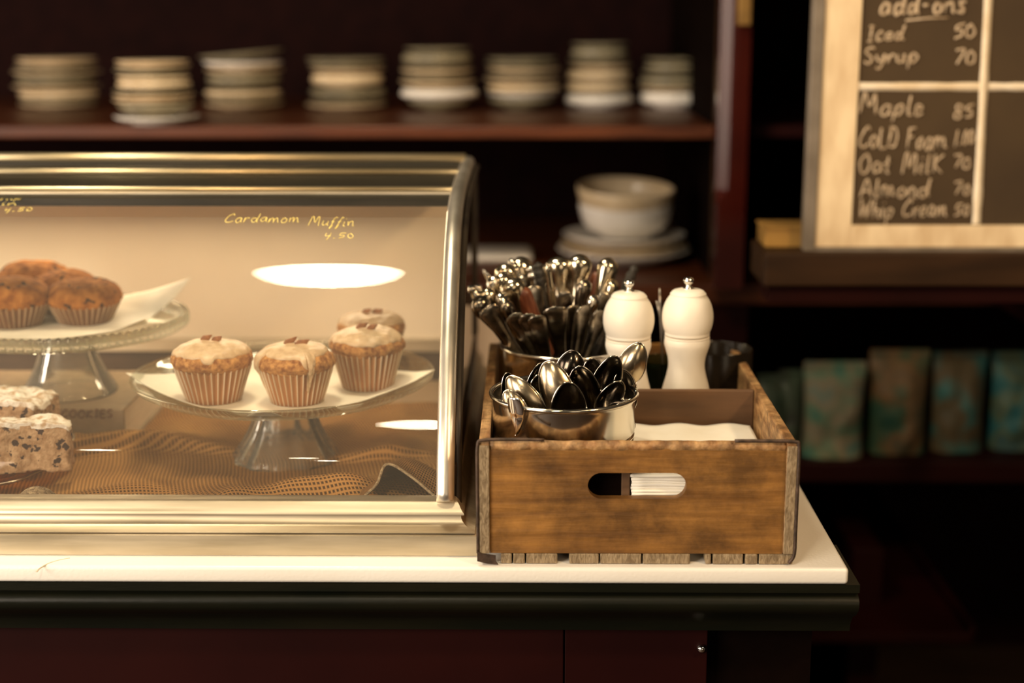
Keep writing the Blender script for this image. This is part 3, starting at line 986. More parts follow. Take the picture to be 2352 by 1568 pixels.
# ------------------------------------------------------------------ cake stands
def stand(name, label, loc, Rp, rimz, Rf, beads, rimh=.016):
    t = thing(name, label, 'cake stand', loc)
    pb = rimz - rimh
    def md(ph, r, z):
        if beads and r > Rp * .97:
            return r + .0018 * math.sin(ph * 90), z + .0012 * math.cos(ph * 90)
        return r, z
    pr = [(.001, pb - .006), (Rp * .25, pb - .006), (Rp * .66, pb - .004), (Rp * .86, pb + .003), (Rp * .97, rimz - .007), (Rp * .995, rimz - .003), (Rp, rimz), (Rp * .985, rimz + .001), (Rp * .965, rimz - .0015),
          (Rp * .95, rimz - .003), (Rp * .84, pb + .0075), (Rp * .66, pb), (.001, pb - .0005)]
    if beads:
        pr = [(.001, pb - .006), (Rp * .6, pb - .006), (Rp * .88, pb - .003), (Rp * .97, pb - .004), (Rp, pb), (Rp * 1.0, rimz - .003), (Rp * .985, rimz), (Rp * .96, rimz - .003), (Rp * .93, pb + .003), (Rp * .6, pb), (.001, pb)]
    pl = link('plate', lathe(pr, 360 if beads else 120, md), M['cglass'], t, sharp=60)
    H = pb - .0062
    fl = 12
    def mf(ph, r, z):
        return r * (1 + (.03 * math.cos(ph * fl) if not beads else 0) * (1 - z / H * .4)), z
    out = [(Rf, 0), (Rf * 1.01, .003), (Rf * .97, H * .10), (Rf * .82, H * .28), (Rf * .68, H * .50), (Rf * .57, H * .74), (Rf * .50, H * .93), (Rf * .54, H)]
    inn = [(Rf * .44, H * .97), (Rf * .48, H * .80), (Rf * .59, H * .52), (Rf * .73, H * .28), (Rf * .88, H * .10), (Rf * .94, 0)]
    out = [(p.x, p.y) for p in catmull([(a, b, 0) for a, b in out], 4)]
    inn = [(p.x, p.y) for p in catmull([(a, b, 0) for a, b in inn], 4)]
    link('foot', lathe(out + inn, 144, mf, close=True), M['fglass'], t)
    return t, pb


YR = 1.695
foot = aY(676, 1020, YR)
pc = aY(652, 855, YR)
SR = (pc.x, YR)
Rr = (aY(998, 855, YR).x - aY(308, 855, YR).x) / 2
zbase = 1.0690
s1, pb1 = stand('glass_cake_stand', 'clear glass pedestal stand holding four iced muffins', (SR[0], YR, zbase), Rr, pc.z - zbase, .062, False, .02)
zp1 = zbase + pb1 + .0002
# book and left stand
YL = 1.81
bz = 1.119
bk = thing('recipe_book', 'thick tan hardback book lying flat under the left cake stand', 'book')
bf = aZ(285, 938, bz)
bkx1 = bf.x
link('cover', nbox(bkx1 - .30, bkx1, bf.y, 1.925, bz - .003, bz, bev=.001), M['book'], bk, smooth=False)
link('cover', nbox(bkx1 - .30, bkx1, bf.y, 1.925, 1.0685, 1.0715, bev=.001), M['book'], bk, smooth=False)
spn = link('spine', nbox(bkx1 - .30, bkx1, bf.y - .0035, bf.y + .002, 1.0685, bz, bev=.0015), M['book'], bk, smooth=False)
link('pages', nbox(bkx1 - .296, bkx1 - .004, bf.y + .002, 1.921, 1.0715, bz - .003), M['bookpage'], bk, smooth=False)
def sface(x, y):
    p = aY(x, y, bf.y - .0038)
    return Vector((p.x, bf.y - .0038, p.z))
G['E'] = (.6, [[(.58, 1), (.1, .98), (.08, 0), (.58, .02)], [(.1, .5), (.45, .52)]])
link('title_lettering', write('COOKIES', 140, 262, 958, 17, sface, .0010, 0, 0, .01, 2) if all(c in G for c in 'COOKIES') else bmesh.new(), M['bookink'], spn)
s2c = aY(160, 870, YL)
pcz = aY(140, 785, YL - .15).z
Rl = aY(425, 690, YL).x - aY(150, 690, YL).x
s2, pb2 = stand('glass_cake_stand', 'beaded-rim glass pedestal stand on the book, holding plain brown muffins', (s2c.x, YL, bz + .0003), Rl, pcz - bz + .002, .058, True, .014)
zp2 = bz + pb2 + .0008

# parchment sheets
def parch(name, label, cx, cy, z, R, ang, half, lift, seed):
    def fn(u, v):
        x, y = (u - .5) * 2 * half, (v - .5) * 2 * half
        c, s = math.cos(ang), math.sin(ang)
        X, Y = x * c - y * s, x * s + y * c
        r = math.hypot(X, Y)
        zz = .0012
        r0 = R * .64
        if r > r0:
            zz += (r - r0) * .25 + max(0, r - R * .9) * lift
        zz += .0012 * (1 + noise.noise(Vector((X * 18, Y * 18, seed))))
        return Vector((X, Y, zz))
    o = link(name, sheet(fn, 50, 50, thick=.0004), M['parchment'], loc=(cx, cy, z))
    return tag(o, label, 'parchment', 'parchment sheets on the cake stands')
parch('parchment_sheet', 'cream parchment under the iced muffins on the right glass stand', SR[0] - .003, YR - .002, zp1, Rr, math.radians(48), .128, .1, 3)
parch('parchment_sheet', 'cream parchment with a raised corner under the plain brown muffins', s2c.x - .01, YL + .0, zp2, Rl, math.radians(12), .112, .3, 5)
# the right-hand corner of the left sheet sweeps up past the rim
pso = bpy.data.objects['parchment_sheet.001']
tgt = aY(438, 638, 1.84) - pso.location
cn = max(pso.data.vertices, key=lambda v: v.co.x + .3 * v.co.y)
c0 = cn.co.copy()
for v in pso.data.vertices:
    d = (Vector((v.co.x, v.co.y, 0)) - Vector((c0.x, c0.y, 0))).length
    w_ = max(0, 1 - d / .15) ** 1.5
    v.co += (tgt - c0) * w_

# ------------------------------------------------------------------ muffins
def muffin(label, loc, rot, seed, sc=1.0, iced=True, drips=(), h_edge=.8, brown=False, group=None, ztop=None):
    rnd = random.Random(seed)
    t = thing('muffin', label, 'muffin', loc, (0, 0, rot), group)
    dh0 = (.0215 if iced else .0255) * sc
    ch_ = (ztop - loc[2] - .0065 * sc - dh0 - (.002 if iced else 0)) / .97
    cb, ct = .0300 * sc, .0415 * sc
    npl = 36
    bm = bmesh.new()
    lay = bm.loops.layers.float_color.new('Col')
    seg = npl * 6
    rows = 7
    ring = []
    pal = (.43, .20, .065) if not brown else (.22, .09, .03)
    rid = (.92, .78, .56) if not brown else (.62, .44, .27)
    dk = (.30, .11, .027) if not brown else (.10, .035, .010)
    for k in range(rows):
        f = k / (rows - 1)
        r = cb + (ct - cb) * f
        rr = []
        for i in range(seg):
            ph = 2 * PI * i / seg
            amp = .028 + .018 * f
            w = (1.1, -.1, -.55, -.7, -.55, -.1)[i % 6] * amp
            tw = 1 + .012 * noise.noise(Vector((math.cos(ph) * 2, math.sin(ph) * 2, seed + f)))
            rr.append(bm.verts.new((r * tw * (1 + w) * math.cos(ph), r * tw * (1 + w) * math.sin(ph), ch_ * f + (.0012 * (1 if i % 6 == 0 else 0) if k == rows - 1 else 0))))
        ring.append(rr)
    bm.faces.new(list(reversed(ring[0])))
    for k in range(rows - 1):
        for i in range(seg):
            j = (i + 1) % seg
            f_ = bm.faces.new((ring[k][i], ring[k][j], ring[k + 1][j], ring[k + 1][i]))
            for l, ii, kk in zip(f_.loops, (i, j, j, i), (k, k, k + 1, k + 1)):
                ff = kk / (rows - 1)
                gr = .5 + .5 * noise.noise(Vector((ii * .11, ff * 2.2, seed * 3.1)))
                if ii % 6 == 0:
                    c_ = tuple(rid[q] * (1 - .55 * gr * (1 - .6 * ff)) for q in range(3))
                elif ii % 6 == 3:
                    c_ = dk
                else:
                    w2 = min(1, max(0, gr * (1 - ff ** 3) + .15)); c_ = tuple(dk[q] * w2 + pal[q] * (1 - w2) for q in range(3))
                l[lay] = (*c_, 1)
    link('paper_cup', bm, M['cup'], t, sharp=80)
    # dome
    Rb = ct * 1.10
    dh = (.0215 if iced else .0255) * sc

    def S(ph, s):
        """s 0 apex, 1 widest edge, 2 down the cup"""
        nz = noise.noise(Vector((math.cos(ph) * 1.6 * min(s, 1), math.sin(ph) * 1.6 * min(s, 1), seed * 1.3)))
        n2 = 1.6 * noise.noise(Vector((math.cos(ph) * 6 * min(s, 1), math.sin(ph) * 6 * min(s, 1), seed * 2.7)))
        if s <= 1:
            th = s * PI / 2
            r = Rb * math.sin(th) ** .92 * (1 + .05 * nz * s)
            z = ch_ * .97 + .0065 * sc + dh * math.cos(th) ** .9 * (1 + .14 * nz) + .0010 * n2
            return r, z
        g = s - 1
        r = (Rb * (1 + .05 * nz)) * (1 - g) + ct * .99 * g if g < .12 else (ct + (cb - ct) * (g - .12) / .88) * 1.035
        z = ch_ + .0065 * sc * (1 - min(1, g / .12)) - (ch_ * max(0, g - .12))
        return r, z
    bm = bmesh.new()
    sg, rw = 96, 26
    ap = bm.verts.new((0, 0, S(0, 0)[1]))
    rings = []
    for k in range(1, rw + 1):
        s = k / rw * 1.0
        rr = []
        for i in range(sg):
            ph = 2 * PI * i / sg
            r, z = S(ph, s)
            rr.append(bm.verts.new((r * math.cos(ph), r * math.sin(ph), z)))
        rings.append(rr)
    und = []
    for i in range(sg):
        ph = 2 * PI * i / sg
        und.append(bm.verts.new((ct * .985 * math.cos(ph), ct * .985 * math.sin(ph), ch_ * .96)))
    rings.append(und)
    for i in range(sg):
        bm.faces.new((ap, rings[0][i], rings[0][(i + 1) % sg]))
    for a, b in zip(rings, rings[1:]):
        for i in range(sg):
            bm.faces.new((a[i], b[i], b[(i + 1) % sg], a[(i + 1) % sg]))
    bm.faces.new(und)
    mtop = link('muffin_top', bm, M['brownm'] if brown else M['crumb'], t)
    if iced:
        bm = bmesh.new()
        sg = 160
        def bound(ph):
            b = h_edge + .09 * noise.noise(Vector((math.cos(ph) * 1.5, math.sin(ph) * 1.5, seed * 5))) + .06 * noise.noise(Vector((math.cos(ph) * 5, math.sin(ph) * 5, seed * 7)))
            for p0, ln, wd in drips:
                d = math.atan2(math.sin(ph - p0), math.cos(ph - p0))
                b = max(b, h_edge - .05 + (ln - h_edge + .05) * math.exp(-(d / wd) ** 4))
            return b
        rings = []
        K = 34
        for k in range(K + 1):
            rr = []
            for i in range(sg):
                ph = 2 * PI * i / sg
                bb = bound(ph)
                f = k / K
                s = max(.004, bb * f)
                r, z = S(ph, s)
                r2, z2 = S(ph, s + .01)
                nx, nz_ = -(z2 - z), (r2 - r)
                l_ = math.hypot(nx, nz_) or 1
                if s > 1:
                    nx, nz_, l_ = 1, .25, 1
                th = .0018 * sc * (min(1, (1 - f) * 7) ** .5) + .0001
                if bb > 1.2 and f > .9:
                    th *= 1.35
                r += nx / l_ * th
                z += nz_ / l_ * th
                rr.append(bm.verts.new((r * math.cos(ph), r * math.sin(ph), z)))
            rings.append(rr)
        for a, b in zip(rings, rings[1:]):
            for i in range(sg):
                bm.faces.new((a[i], b[i], b[(i + 1) % sg], a[(i + 1) % sg]))
        bm.faces.new(rings[0])
        link('icing', bm, M['icing'], mtop)
        zt_ = S(0, 0)[1] + .0018 * sc
        for q in range(2):
            bm = bmesh.new()
            L_, W_, H_ = rnd.uniform(.011, .015), .006, .0055
            box(bm, -L_ / 2, L_ / 2, -W_ / 2, W_ / 2, 0, H_, bev=.001, seg=1)
            for v in bm.verts:
                v.co.x += v.co.z * .8
                v.co.y *= 1 - .5 * (v.co.x / L_ + .5)
            o = link('almond_chip', bm, M['almond'], mtop)
            o.location = ((-.007 + .013 * q) * sc, rnd.uniform(-.004, .003) - .004, zt_ - .0004 - .0006 * q)
            o.rotation_euler = (rnd.uniform(-.2, .2), rnd.uniform(-.2, .1), rnd.uniform(-.6, .8) - rot)
            c, s = math.cos(-rot), math.sin(-rot)
            x_, y_ = o.location.x, o.location.y
            o.location.x, o.location.y = x_ * c - y_ * s, x_ * s + y_ * c
    return t


def on_plate(px, py, zz, back=.031):
    p = aZ(px, py, zz)
    return Vector((p.x * (p.y + back) / p.y, p.y + back, zz))
zm = zp1 + .004
gI = 'iced muffins on the right glass stand'
mu = [
    ('muffin with ragged white icing and two almond chips, at left on the right stand', 492, 932, 780, 1, 1.02, ((-PI / 2 + .1, .86, .18), (PI, .80, .5), (-PI / 2 + .9, .66, .3)), .72, 0),
    ('iced muffin with a long white drip down its paper cup', 683, 936, 787, 2, .975, ((-PI / 2 + .52, 1.72, .085), (PI + .35, 1.75, .2), (-PI / 2 + .5, .95, .22)), .62, 0),
    ('tall iced muffin behind the dripping one, long almond sliver on top', 845, 902, 750, 3, .97, ((PI * .98, 1.0, .4),), .74, 0),
]
for lab, x, y, yt, sd, sc, dr, he, rz in mu:
    P_ = on_plate(x, y, zm)
    muffin(lab, P_, rz, sd, sc, True, dr, he, False, gI, aY(x, yt, P_.y).z)
P4 = aY(856, 850, 1.815)
muffin('iced muffin half hidden at the back of the right stand', (P4.x, 1.815, zm), 1.0, 4, .94, True, ((0, .6, .5),), .76, False, gI, aY(856, 714, 1.815).z)
zm2 = zp2 + .0035
gB = 'plain brown muffins on the left glass stand'
def on2(px, ytop, Y):
    return aY(px, ytop, Y)
for lab, px, py, yt, sd, back, sc in (
        ('plain brown muffin at the front right of the left stand, its whole cup in view', 197, 750, 637, 11, .033, 1.03),
        ('plain brown muffin at the front left of the left stand, cut by the picture edge', 36, 757, 637, 12, .033, 1.03)):
    P_ = on_plate(px, py, zm2, back)
    muffin(lab, P_, sd, sd, sc, False, (), .8, True, gB, aY(px, yt, P_.y).z)
for lab, px, Y, sd, up_ in (('brown muffin top with dark berries, wedged between the two front muffins', 146, 1.865, 13, 620), ('highest brown muffin at the back of the left stand', 78, 1.90, 14, 598)):
    P = aY(px, 640, Y)
    muffin(lab, (P.x, Y, zm2 + .0015), sd, sd, 1.0, False, (), .8, True, gB, aY(px, up_, Y).z)

# ------------------------------------------------------------------ loaf slices on an amber plate
YP = 1.63
pcn = aY(-66, 1005, YP)
Ra = aY(158, 1000, YP).x - pcn.x
tilt = math.radians(7)
ap = thing('amber_glass_plate', 'amber glass plate with gilt rim carrying the loaf slices', 'plate', (pcn.x, YP, 1.0815), (tilt, 0, 0))
def sc8(ph, r, z):
    return (r * (1 + (.012 * math.cos(ph * 16) if r > Ra * .9 else 0)), z)
dsh = link('dish', lathe([(.001, 0), (Ra * .5, 0), (Ra * .75, .003), (Ra * .95, .010), (Ra, .014), (Ra * .97, .0155), (Ra * .93, .0135), (Ra * .73, .0065), (Ra * .5, .0035), (.001, .0035)], 128, sc8), M['amber'], ap)
bm = bmesh.new()
tube(bm, [Vector((Ra * (1 + .012 * math.cos(a_ * 16)) * math.cos(a_), Ra * (1 + .012 * math.cos(a_ * 16)) * math.sin(a_), .0148)) for a_ in [2 * PI * i / 128 for i in range(129)]], .0011, 6)
link('gilt_rim', bm, M['gold'], dsh)


def slice_(label, P, rz, Lx, Ly, Hz, seed, rx=0):
    t = thing('loaf_slice', label, 'cake slice', P, (rx, 0, rz), 'sugar dusted fruit loaf slices')
    def mk(z0, z1, amp, extra=0):
        bm = bmesh.new()
        box(bm, -Lx / 2 - extra, Lx / 2 + extra, -Ly / 2 - extra, Ly / 2 + extra, z0, z1)
        bmesh.ops.subdivide_edges(bm, edges=bm.edges[:], cuts=22, use_grid_fill=True)
        for v in bm.verts:
            c = v.co
            n = noise.noise_vector(c * 60 + Vector((seed, 0, 0)))
            n2 = noise.noise_vector(c * 180 + Vector((seed, 9, 0)))
            f = 1 - .10 * (abs(c.x) / (Lx / 2)) ** 6
            c.y *= f
            c.z += (n.z * .004 + n2.z * .0015) * amp
            c.x += n.x * .003 * amp
            c.y += n.y * .0025 * amp
            if z1 > .02:
                c.z -= .006 * (abs(c.x) / (Lx / 2)) ** 4 * (c.z / Hz)
        return bm
    link('cake_crumb', mk(0, Hz, .8), M['loaf'], t)
    b2 = mk(Hz - .003, Hz + .003, 1.3, .0004)
    link('sugar_crust', b2, M['sugar'], t)
    return t
q = aY(44, 1035, 1.545)
slice_('sugar dusted fruit loaf slice at the front of the amber plate', (q.x, 1.566, 1.0945), math.radians(12), .098, .030, .052, 3, 0)
q = aY(8, 960, 1.62)
slice_('sugar dusted fruit loaf slice behind the front slice on the amber plate', (q.x - .002, 1.642, 1.0995), math.radians(-12), .10, .062, .058, 8, 0)

# ------------------------------------------------------------------ wooden crate
cr = thing('wooden_crate', 'old wooden bottle crate with a hand hole, filled with silver cutlery', 'crate', (0, 0, 0))
CX0, CX1, CY0, CY1 = -.0447, .2672, 1.3925, 1.842
CZ0, CZ1, CZT = TOP + .0005, TOP + .0115, 1.1765
TH = .0105
# front and rear panels with a stadium hand hole
def holed(x0, x1, y0, y1, z0, z1, hx0, hx1, hz0, hz1):
    bm = bmesh.new()
    r = (hz1 - hz0) / 2
    zc_ = (hz0 + hz1) / 2
    n = 16
    loop = [(hx1 - r + r * math.cos(a_), zc_ + r * math.sin(a_)) for a_ in [-PI / 2 + PI * i / n for i in range(n + 1)]]
    loop += [(hx0 + r + r * math.cos(a_), zc_ + r * math.sin(a_)) for a_ in [PI / 2 + PI * i / n for i in range(n + 1)]]
    m_ = len(loop)
    cxm = (hx0 + hx1) / 2
    outer = []
    for (x, z) in loop:
        dx, dz = x - cxm, z - zc_
        k = min(((x1 - cxm) / dx) if dx > 1e-9 else ((x0 - cxm) / dx) if dx < -1e-9 else 1e9, ((z1 - zc_) / dz) if dz > 1e-9 else ((z0 - zc_) / dz) if dz < -1e-9 else 1e9)
        outer.append([cxm + dx * k, zc_ + dz * k])
    # snap to corners
    for cxn, czn in ((x0, z0), (x1, z0), (x1, z1), (x0, z1)):
        j = min(range(m_), key=lambda q: (outer[q][0] - cxn) ** 2 + (outer[q][1] - czn) ** 2)
        outer[j] = [cxn, czn]
    V = {}
    for nm, pts_ in (('i', loop), ('o', outer)):
        for s_, yy in (('f', y0), ('b', y1)):
            V[nm + s_] = [bm.verts.new((x, yy, z)) for x, z in pts_]
    for i in range(m_):
        j = (i + 1) % m_
        bm.faces.new((V['of'][i], V['of'][j], V['if'][j], V['if'][i]))
        bm.faces.new((V['ob'][i], V['ib'][i], V['ib'][j], V['ob'][j]))
        bm.faces.new((V['if'][i], V['if'][j], V['ib'][j], V['ib'][i]))
        bm.faces.new((V['of'][i], V['ob'][i], V['ob'][j], V['of'][j]))
    es = [e for e in bm.edges if (abs(e.verts[0].co.y - e.verts[1].co.y) < 1e-6)]
    return bm
def edgewear(bm, amp, seed=0):
    for v in bm.verts:
        n = noise.noise(Vector((v.co.x * 45, seed, v.co.y * 45)))
        if v.co.z > CZT - .004:
            v.co.z += amp * n
    return bm
h0, h1 = aY(1350, 1115, CY0), aY(1577, 1115, CY0)
hz0, hz1 = aY(1460, 1146, CY0).z, aY(1460, 1087, CY0).z
xa, xb = CX0 + TH + .0003, CX1 - TH - .0003
link('front_panel', holed(xa, xb, CY0 + .0015, CY0 + TH + .001, CZ1, CZT - .004, h0.x, h1.x, hz0, hz1), M['crate'], cr, smooth=False)
# worn rounded top lip of the front panel
bm = bmesh.new()
nn = 90
pts_, rad = [], []
for i in range(nn + 1):
    x = xa + (xb - xa) * i / nn
    pts_.append(Vector((x, CY0 + TH / 2 + .0012 + .0006 * noise.noise(Vector((x * 60, 3, 0))), CZT - .0055 + .0009 * noise.noise(Vector((x * 40, 0, 0))))))
    rad.append(TH / 2 + .0004 + .0006 * noise.noise(Vector((x * 90, 7, 0))))
tube(bm, pts_, .005, 14, radii=rad)
link('worn_lip', bm, M['crateside'], cr)
link('rear_panel', holed(xa, xb, CY1 - TH, CY1, CZ1, CZT, h0.x, h1.x, hz0, hz1), M['crate'], cr, smooth=False)
YD = 1.607
link('divider', nbox(xa, xb, YD - .004, YD + .004, CZ1, CZT - .001, bev=.0015), M['cratedark'], cr, smooth=False)
for s, (x0, x1) in enumerate(((CX0, CX0 + TH), (CX1 - TH, CX1))):
    bm = nbox(x0, x1, CY0, CY1, CZ1, CZT, bev=.0016)
    bmesh.ops.subdivide_edges(bm, edges=[e for e in bm.edges if abs(e.verts[0].co.y - e.verts[1].co.y) > .3], cuts=60)
    o = link('side_board', edgewear(bm, .0012, s * 5), M['crateside'], cr, smooth=False)
# corner end-grain strips seen at the front edge of the side boards
for x0, x1 in ((CX0 + .0004, CX0 + TH - .0003), (CX1 - TH + .0003, CX1 - .0004)):
    bm = nbox(x0, x1, CY0 - .0018, CY0 + .0002, CZ1 + .0005, CZT - .003, bev=.0007)
    link('end_grain', bm, M['endgrain'], cr, smooth=False)
# bottom slats
for a, b in ((1150, 1176), (1178, 1206), (1208, 1281), (1307, 1376), (1378, 1474), (1476, 1586), (1620, 1634), (1637, 1708), (1711, 1741), (1743, 1822)):
    xa_, xb_ = aY(a, 1285, CY0).x, aY(b, 1285, CY0).x
    link('bottom_slat', nbox(xa_ + .0003, xb_ - .0003, CY0 + .0006, CY1, CZ0, CZ1 - .0004, bev=.0012), M['endgrain'], cr, smooth=False)
# iron straps
def strap(pts_, r=.0016):
    return link('iron_strap', tube(bmesh.new(), catmull(pts_, 6), r, 8, flat=1.0), M['strap'], cr)
zt_ = CZT + .0014
a = aY(1250, 1014, CY0).x
strap([(a, CY0 + .002, zt_ + .0004), ((a + CX0) / 2, CY0 + .001, zt_ + .0012), (CX0 + .004, CY0 - .0002, zt_ + .0006), (CX0 - .001, CY0 - .001, CZT - .003), (CX0 - .0015, CY0 - .0012, CZT - .03),
       (CX0 - .0012, CY0 - .0012, 1.09), (CX0 - .0012, CY0 - .001, CZ1 + .001)], .0017)
a = aY(1688, 1020, CY0).x
strap([(a, CY0 + .001, zt_ + .0003), ((a + CX1) / 2, CY0 + .0005, zt_ + .0004), (CX1 - .004, CY0 - .0004, zt_ + .0002), (CX1 + .0009, CY0 - .001, CZT - .003), (CX1 + .0012, CY0 - .0012, CZT - .03),
       (CX1 + .001, CY0 - .0012, 1.09), (CX1 + .0008, CY0 - .001, CZ1 + .001), (CX1 - .004, CY0 - .001, CZ0 + .002)], .0018)
bm = bmesh.new()
pl_ = [(CX0 - .002, CZ1 + .004), (CX0 - .002, CZ0 + .004), (CX0 + .008, CZ0 + .0015), (CX0 + .019, CZ0 + .0005), (CX0 + .0165, CZ0 + .004), (CX0 + .0165, CZ1 - .001), (CX0 + .002, CZ1 + .001)]
A_ = [bm.verts.new((x, CY0 - .0035, z)) for x, z in pl_]
B_ = [bm.verts.new((x, CY0 - .002, z)) for x, z in pl_]
bm.faces.new(A_); bm.faces.new(list(reversed(B_)))
for i in range(len(pl_)):
    j = (i + 1) % len(pl_)
    bm.faces.new((A_[i], A_[j], B_[j], B_[i]))
link('corner_plate', bm, M['strap'], cr, smooth=False)

# ------------------------------------------------------------------ tins
def tin(label, cx, cy, H, Rb, lug, zb=None):
    t = thing('steel_tin', label, 'tin', (cx, cy, zb or CZ1 + .0003), (0, 0, 0), 'round steel tins in the crate')
    out = [(.001, 0), (Rb - .003, 0), (Rb, .002), (Rb, H - .047), (Rb - .0012, H - .045), (Rb, H - .043), (Rb, H - .042), (Rb - .0014, H - .040), (Rb, H - .038), (Rb, H - .006), (Rb + .001, H - .003),
           (Rb - .0012, H - .001), (Rb - .0015, H - .004), (Rb - .0015, .003), (.001, .002)]
    link('body', lathe(out, 120), M['can'], t, sharp=60)
    bm = bmesh.new()
    tube(bm, [Vector(((Rb + .0018) * math.cos(a_), (Rb + .0018) * math.sin(a_), H)) for a_ in [2 * PI * i / 120 for i in range(121)]], .0022, 10)
    link('rolled_rim', bm, M['can'], t)
    if lug:
        ang = math.radians(232)
        def fn(u, v):
            w = .0085 * math.sin(PI * (.12 + .88 * u) ** .75) ** .8 + .0006
            z = .016 - .040 * u
            a_ = ang + (v - .5) * 2 * w / Rb
            off = .004 + .006 * (1 - u) ** 2 * (1 if u < .5 else .5) + .003 * math.cos((v - .5) * PI)
            return Vector(((Rb + off) * math.cos(a_), (Rb + off) * math.sin(a_), H - .004 + z))
        link('handle_lug', sheet(fn, 20, 10, thick=.0008), M['chrome_knob'], t)
    return t
FT = (.0405, 1.4805)
FH = 1.204 - CZ1
ZTB = 1.204 - .0519
rx1 = aY(1446, 1115, 1.413).x
rb = thing('riser_box', 'dark wooden box under the spoon tin, glimpsed through the left of the hand hole', 'box', (0, 0, 0))
link('box_body', nbox(CX0 + TH + .001, rx1 - .0085, 1.412, 1.552, CZ1 + .0004, ZTB - .004), M['blackdeep'], rb, smooth=False)
link('end_board', nbox(rx1 - .0083, rx1, 1.410, 1.554, CZ1 + .0004, ZTB - .004, bev=.0008), M['cratedark'], rb, smooth=False)
link('box_lid', nbox(CX0 + TH + .001, rx1, 1.410, 1.554, ZTB - .0038, ZTB, bev=.0008), M['cratedark'], rb, smooth=False)
tin('round steel tin at the front of the crate, crammed with spoons bowl up', FT[0], FT[1], .0515, .0735, True, ZTB + .0004)
RT = (aY(1298, 800, 1.715).x, 1.705)
RTX = RT[0]
tin('round steel tin behind the spoon tin, bristling with cutlery handles', RT[0], RT[1], FH, .0735, False)

# ------------------------------------------------------------------ spoons
def spoon_mesh(W, L, depth, HL):
    """bowl centred at origin, tip at +z, handle towards -z, hollow side facing -y"""
    def fn(u, v):
        ph = 2 * PI * u
        r = v
        x = W / 2 * r * math.cos(ph)
        z = L / 2 * r * math.sin(ph)
        x *= 1 - .16 * (z / (L / 2))
        y = depth * (1 - r ** 2.3)
        return Vector((x, y, z))
    bm = bmesh.new()
    nu, nv = 48, 12
    c = bm.verts.new(fn(0, 0))
    rings = [[bm.verts.new(fn(i / nu, (j + 1) / nv)) for i in range(nu)] for j in range(nv)]
    for i in range(nu):
        bm.faces.new((c, rings[0][i], rings[0][(i + 1) % nu]))
    for a, b in zip(rings, rings[1:]):
        for i in range(nu):
            bm.faces.new((a[i], b[i], b[(i + 1) % nu], a[(i + 1) % nu]))
    bmesh.ops.recalc_face_normals(bm, faces=bm.faces)
    bmesh.ops.solidify(bm, geom=bm.faces[:], thickness=.0011)
    h = bmesh.new()
    rings = []
    n = 16
    for i in range(n + 1):
        f = i / n
        z = -L / 2 * .97 - f * HL
        w = .0045 - .0018 * math.sin(PI * min(1, f * 1.6)) + .0045 * max(0, f - .45) ** 1
        th = .0013
        y = -.0006 - .006 * math.sin(PI * f)
        rings.append([h.verts.new((w * math.cos(k * PI / 4), y + th * math.sin(k * PI / 4), z)) for k in range(8)])
    for a, b in zip(rings, rings[1:]):
        for i in range(8):
            h.faces.new((a[i], a[(i + 1) % 8], b[(i + 1) % 8], b[i]))
    h.faces.new(list(reversed(rings[0]))); h.faces.new(rings[-1])
    return bm, h


def spoon(label, px, py, Y, tilt, yaw, pitch, W, L, m='chrome', depth=.008, name='spoon', HL=.085):
    P = aY(px, py, Y)
    t = thing(name, label, 'spoon', P, (0, 0, 0), 'spoons in the front tin')
    R = Matrix.Rotation(math.radians(tilt), 4, 'Y') @ Matrix.Rotation(math.radians(pitch), 4, 'X') @ Matrix.Rotation(math.radians(yaw), 4, 'Z')
    t.rotation_euler = R.to_euler()
    dn_ = -(R @ Vector((0, 0, -1))).z
    room = (P.z - (ZTB + .006)) / max(.15, dn_) - L / 2
    HL = max(.006, min(HL, room))
    b, h = spoon_mesh(W, L, depth, HL)
    rim = bmesh.new()
    tube(rim, [Vector((W / 2 * math.cos(a_) * (1 - .16 * math.sin(a_)), 0, L / 2 * math.sin(a_))) for a_ in [2 * PI * i / 48 for i in range(49)]], .00062, 6)
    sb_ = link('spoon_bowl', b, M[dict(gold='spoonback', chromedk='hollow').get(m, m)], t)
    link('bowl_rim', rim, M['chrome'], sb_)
    link('handle', h, M[m], t)
    return t
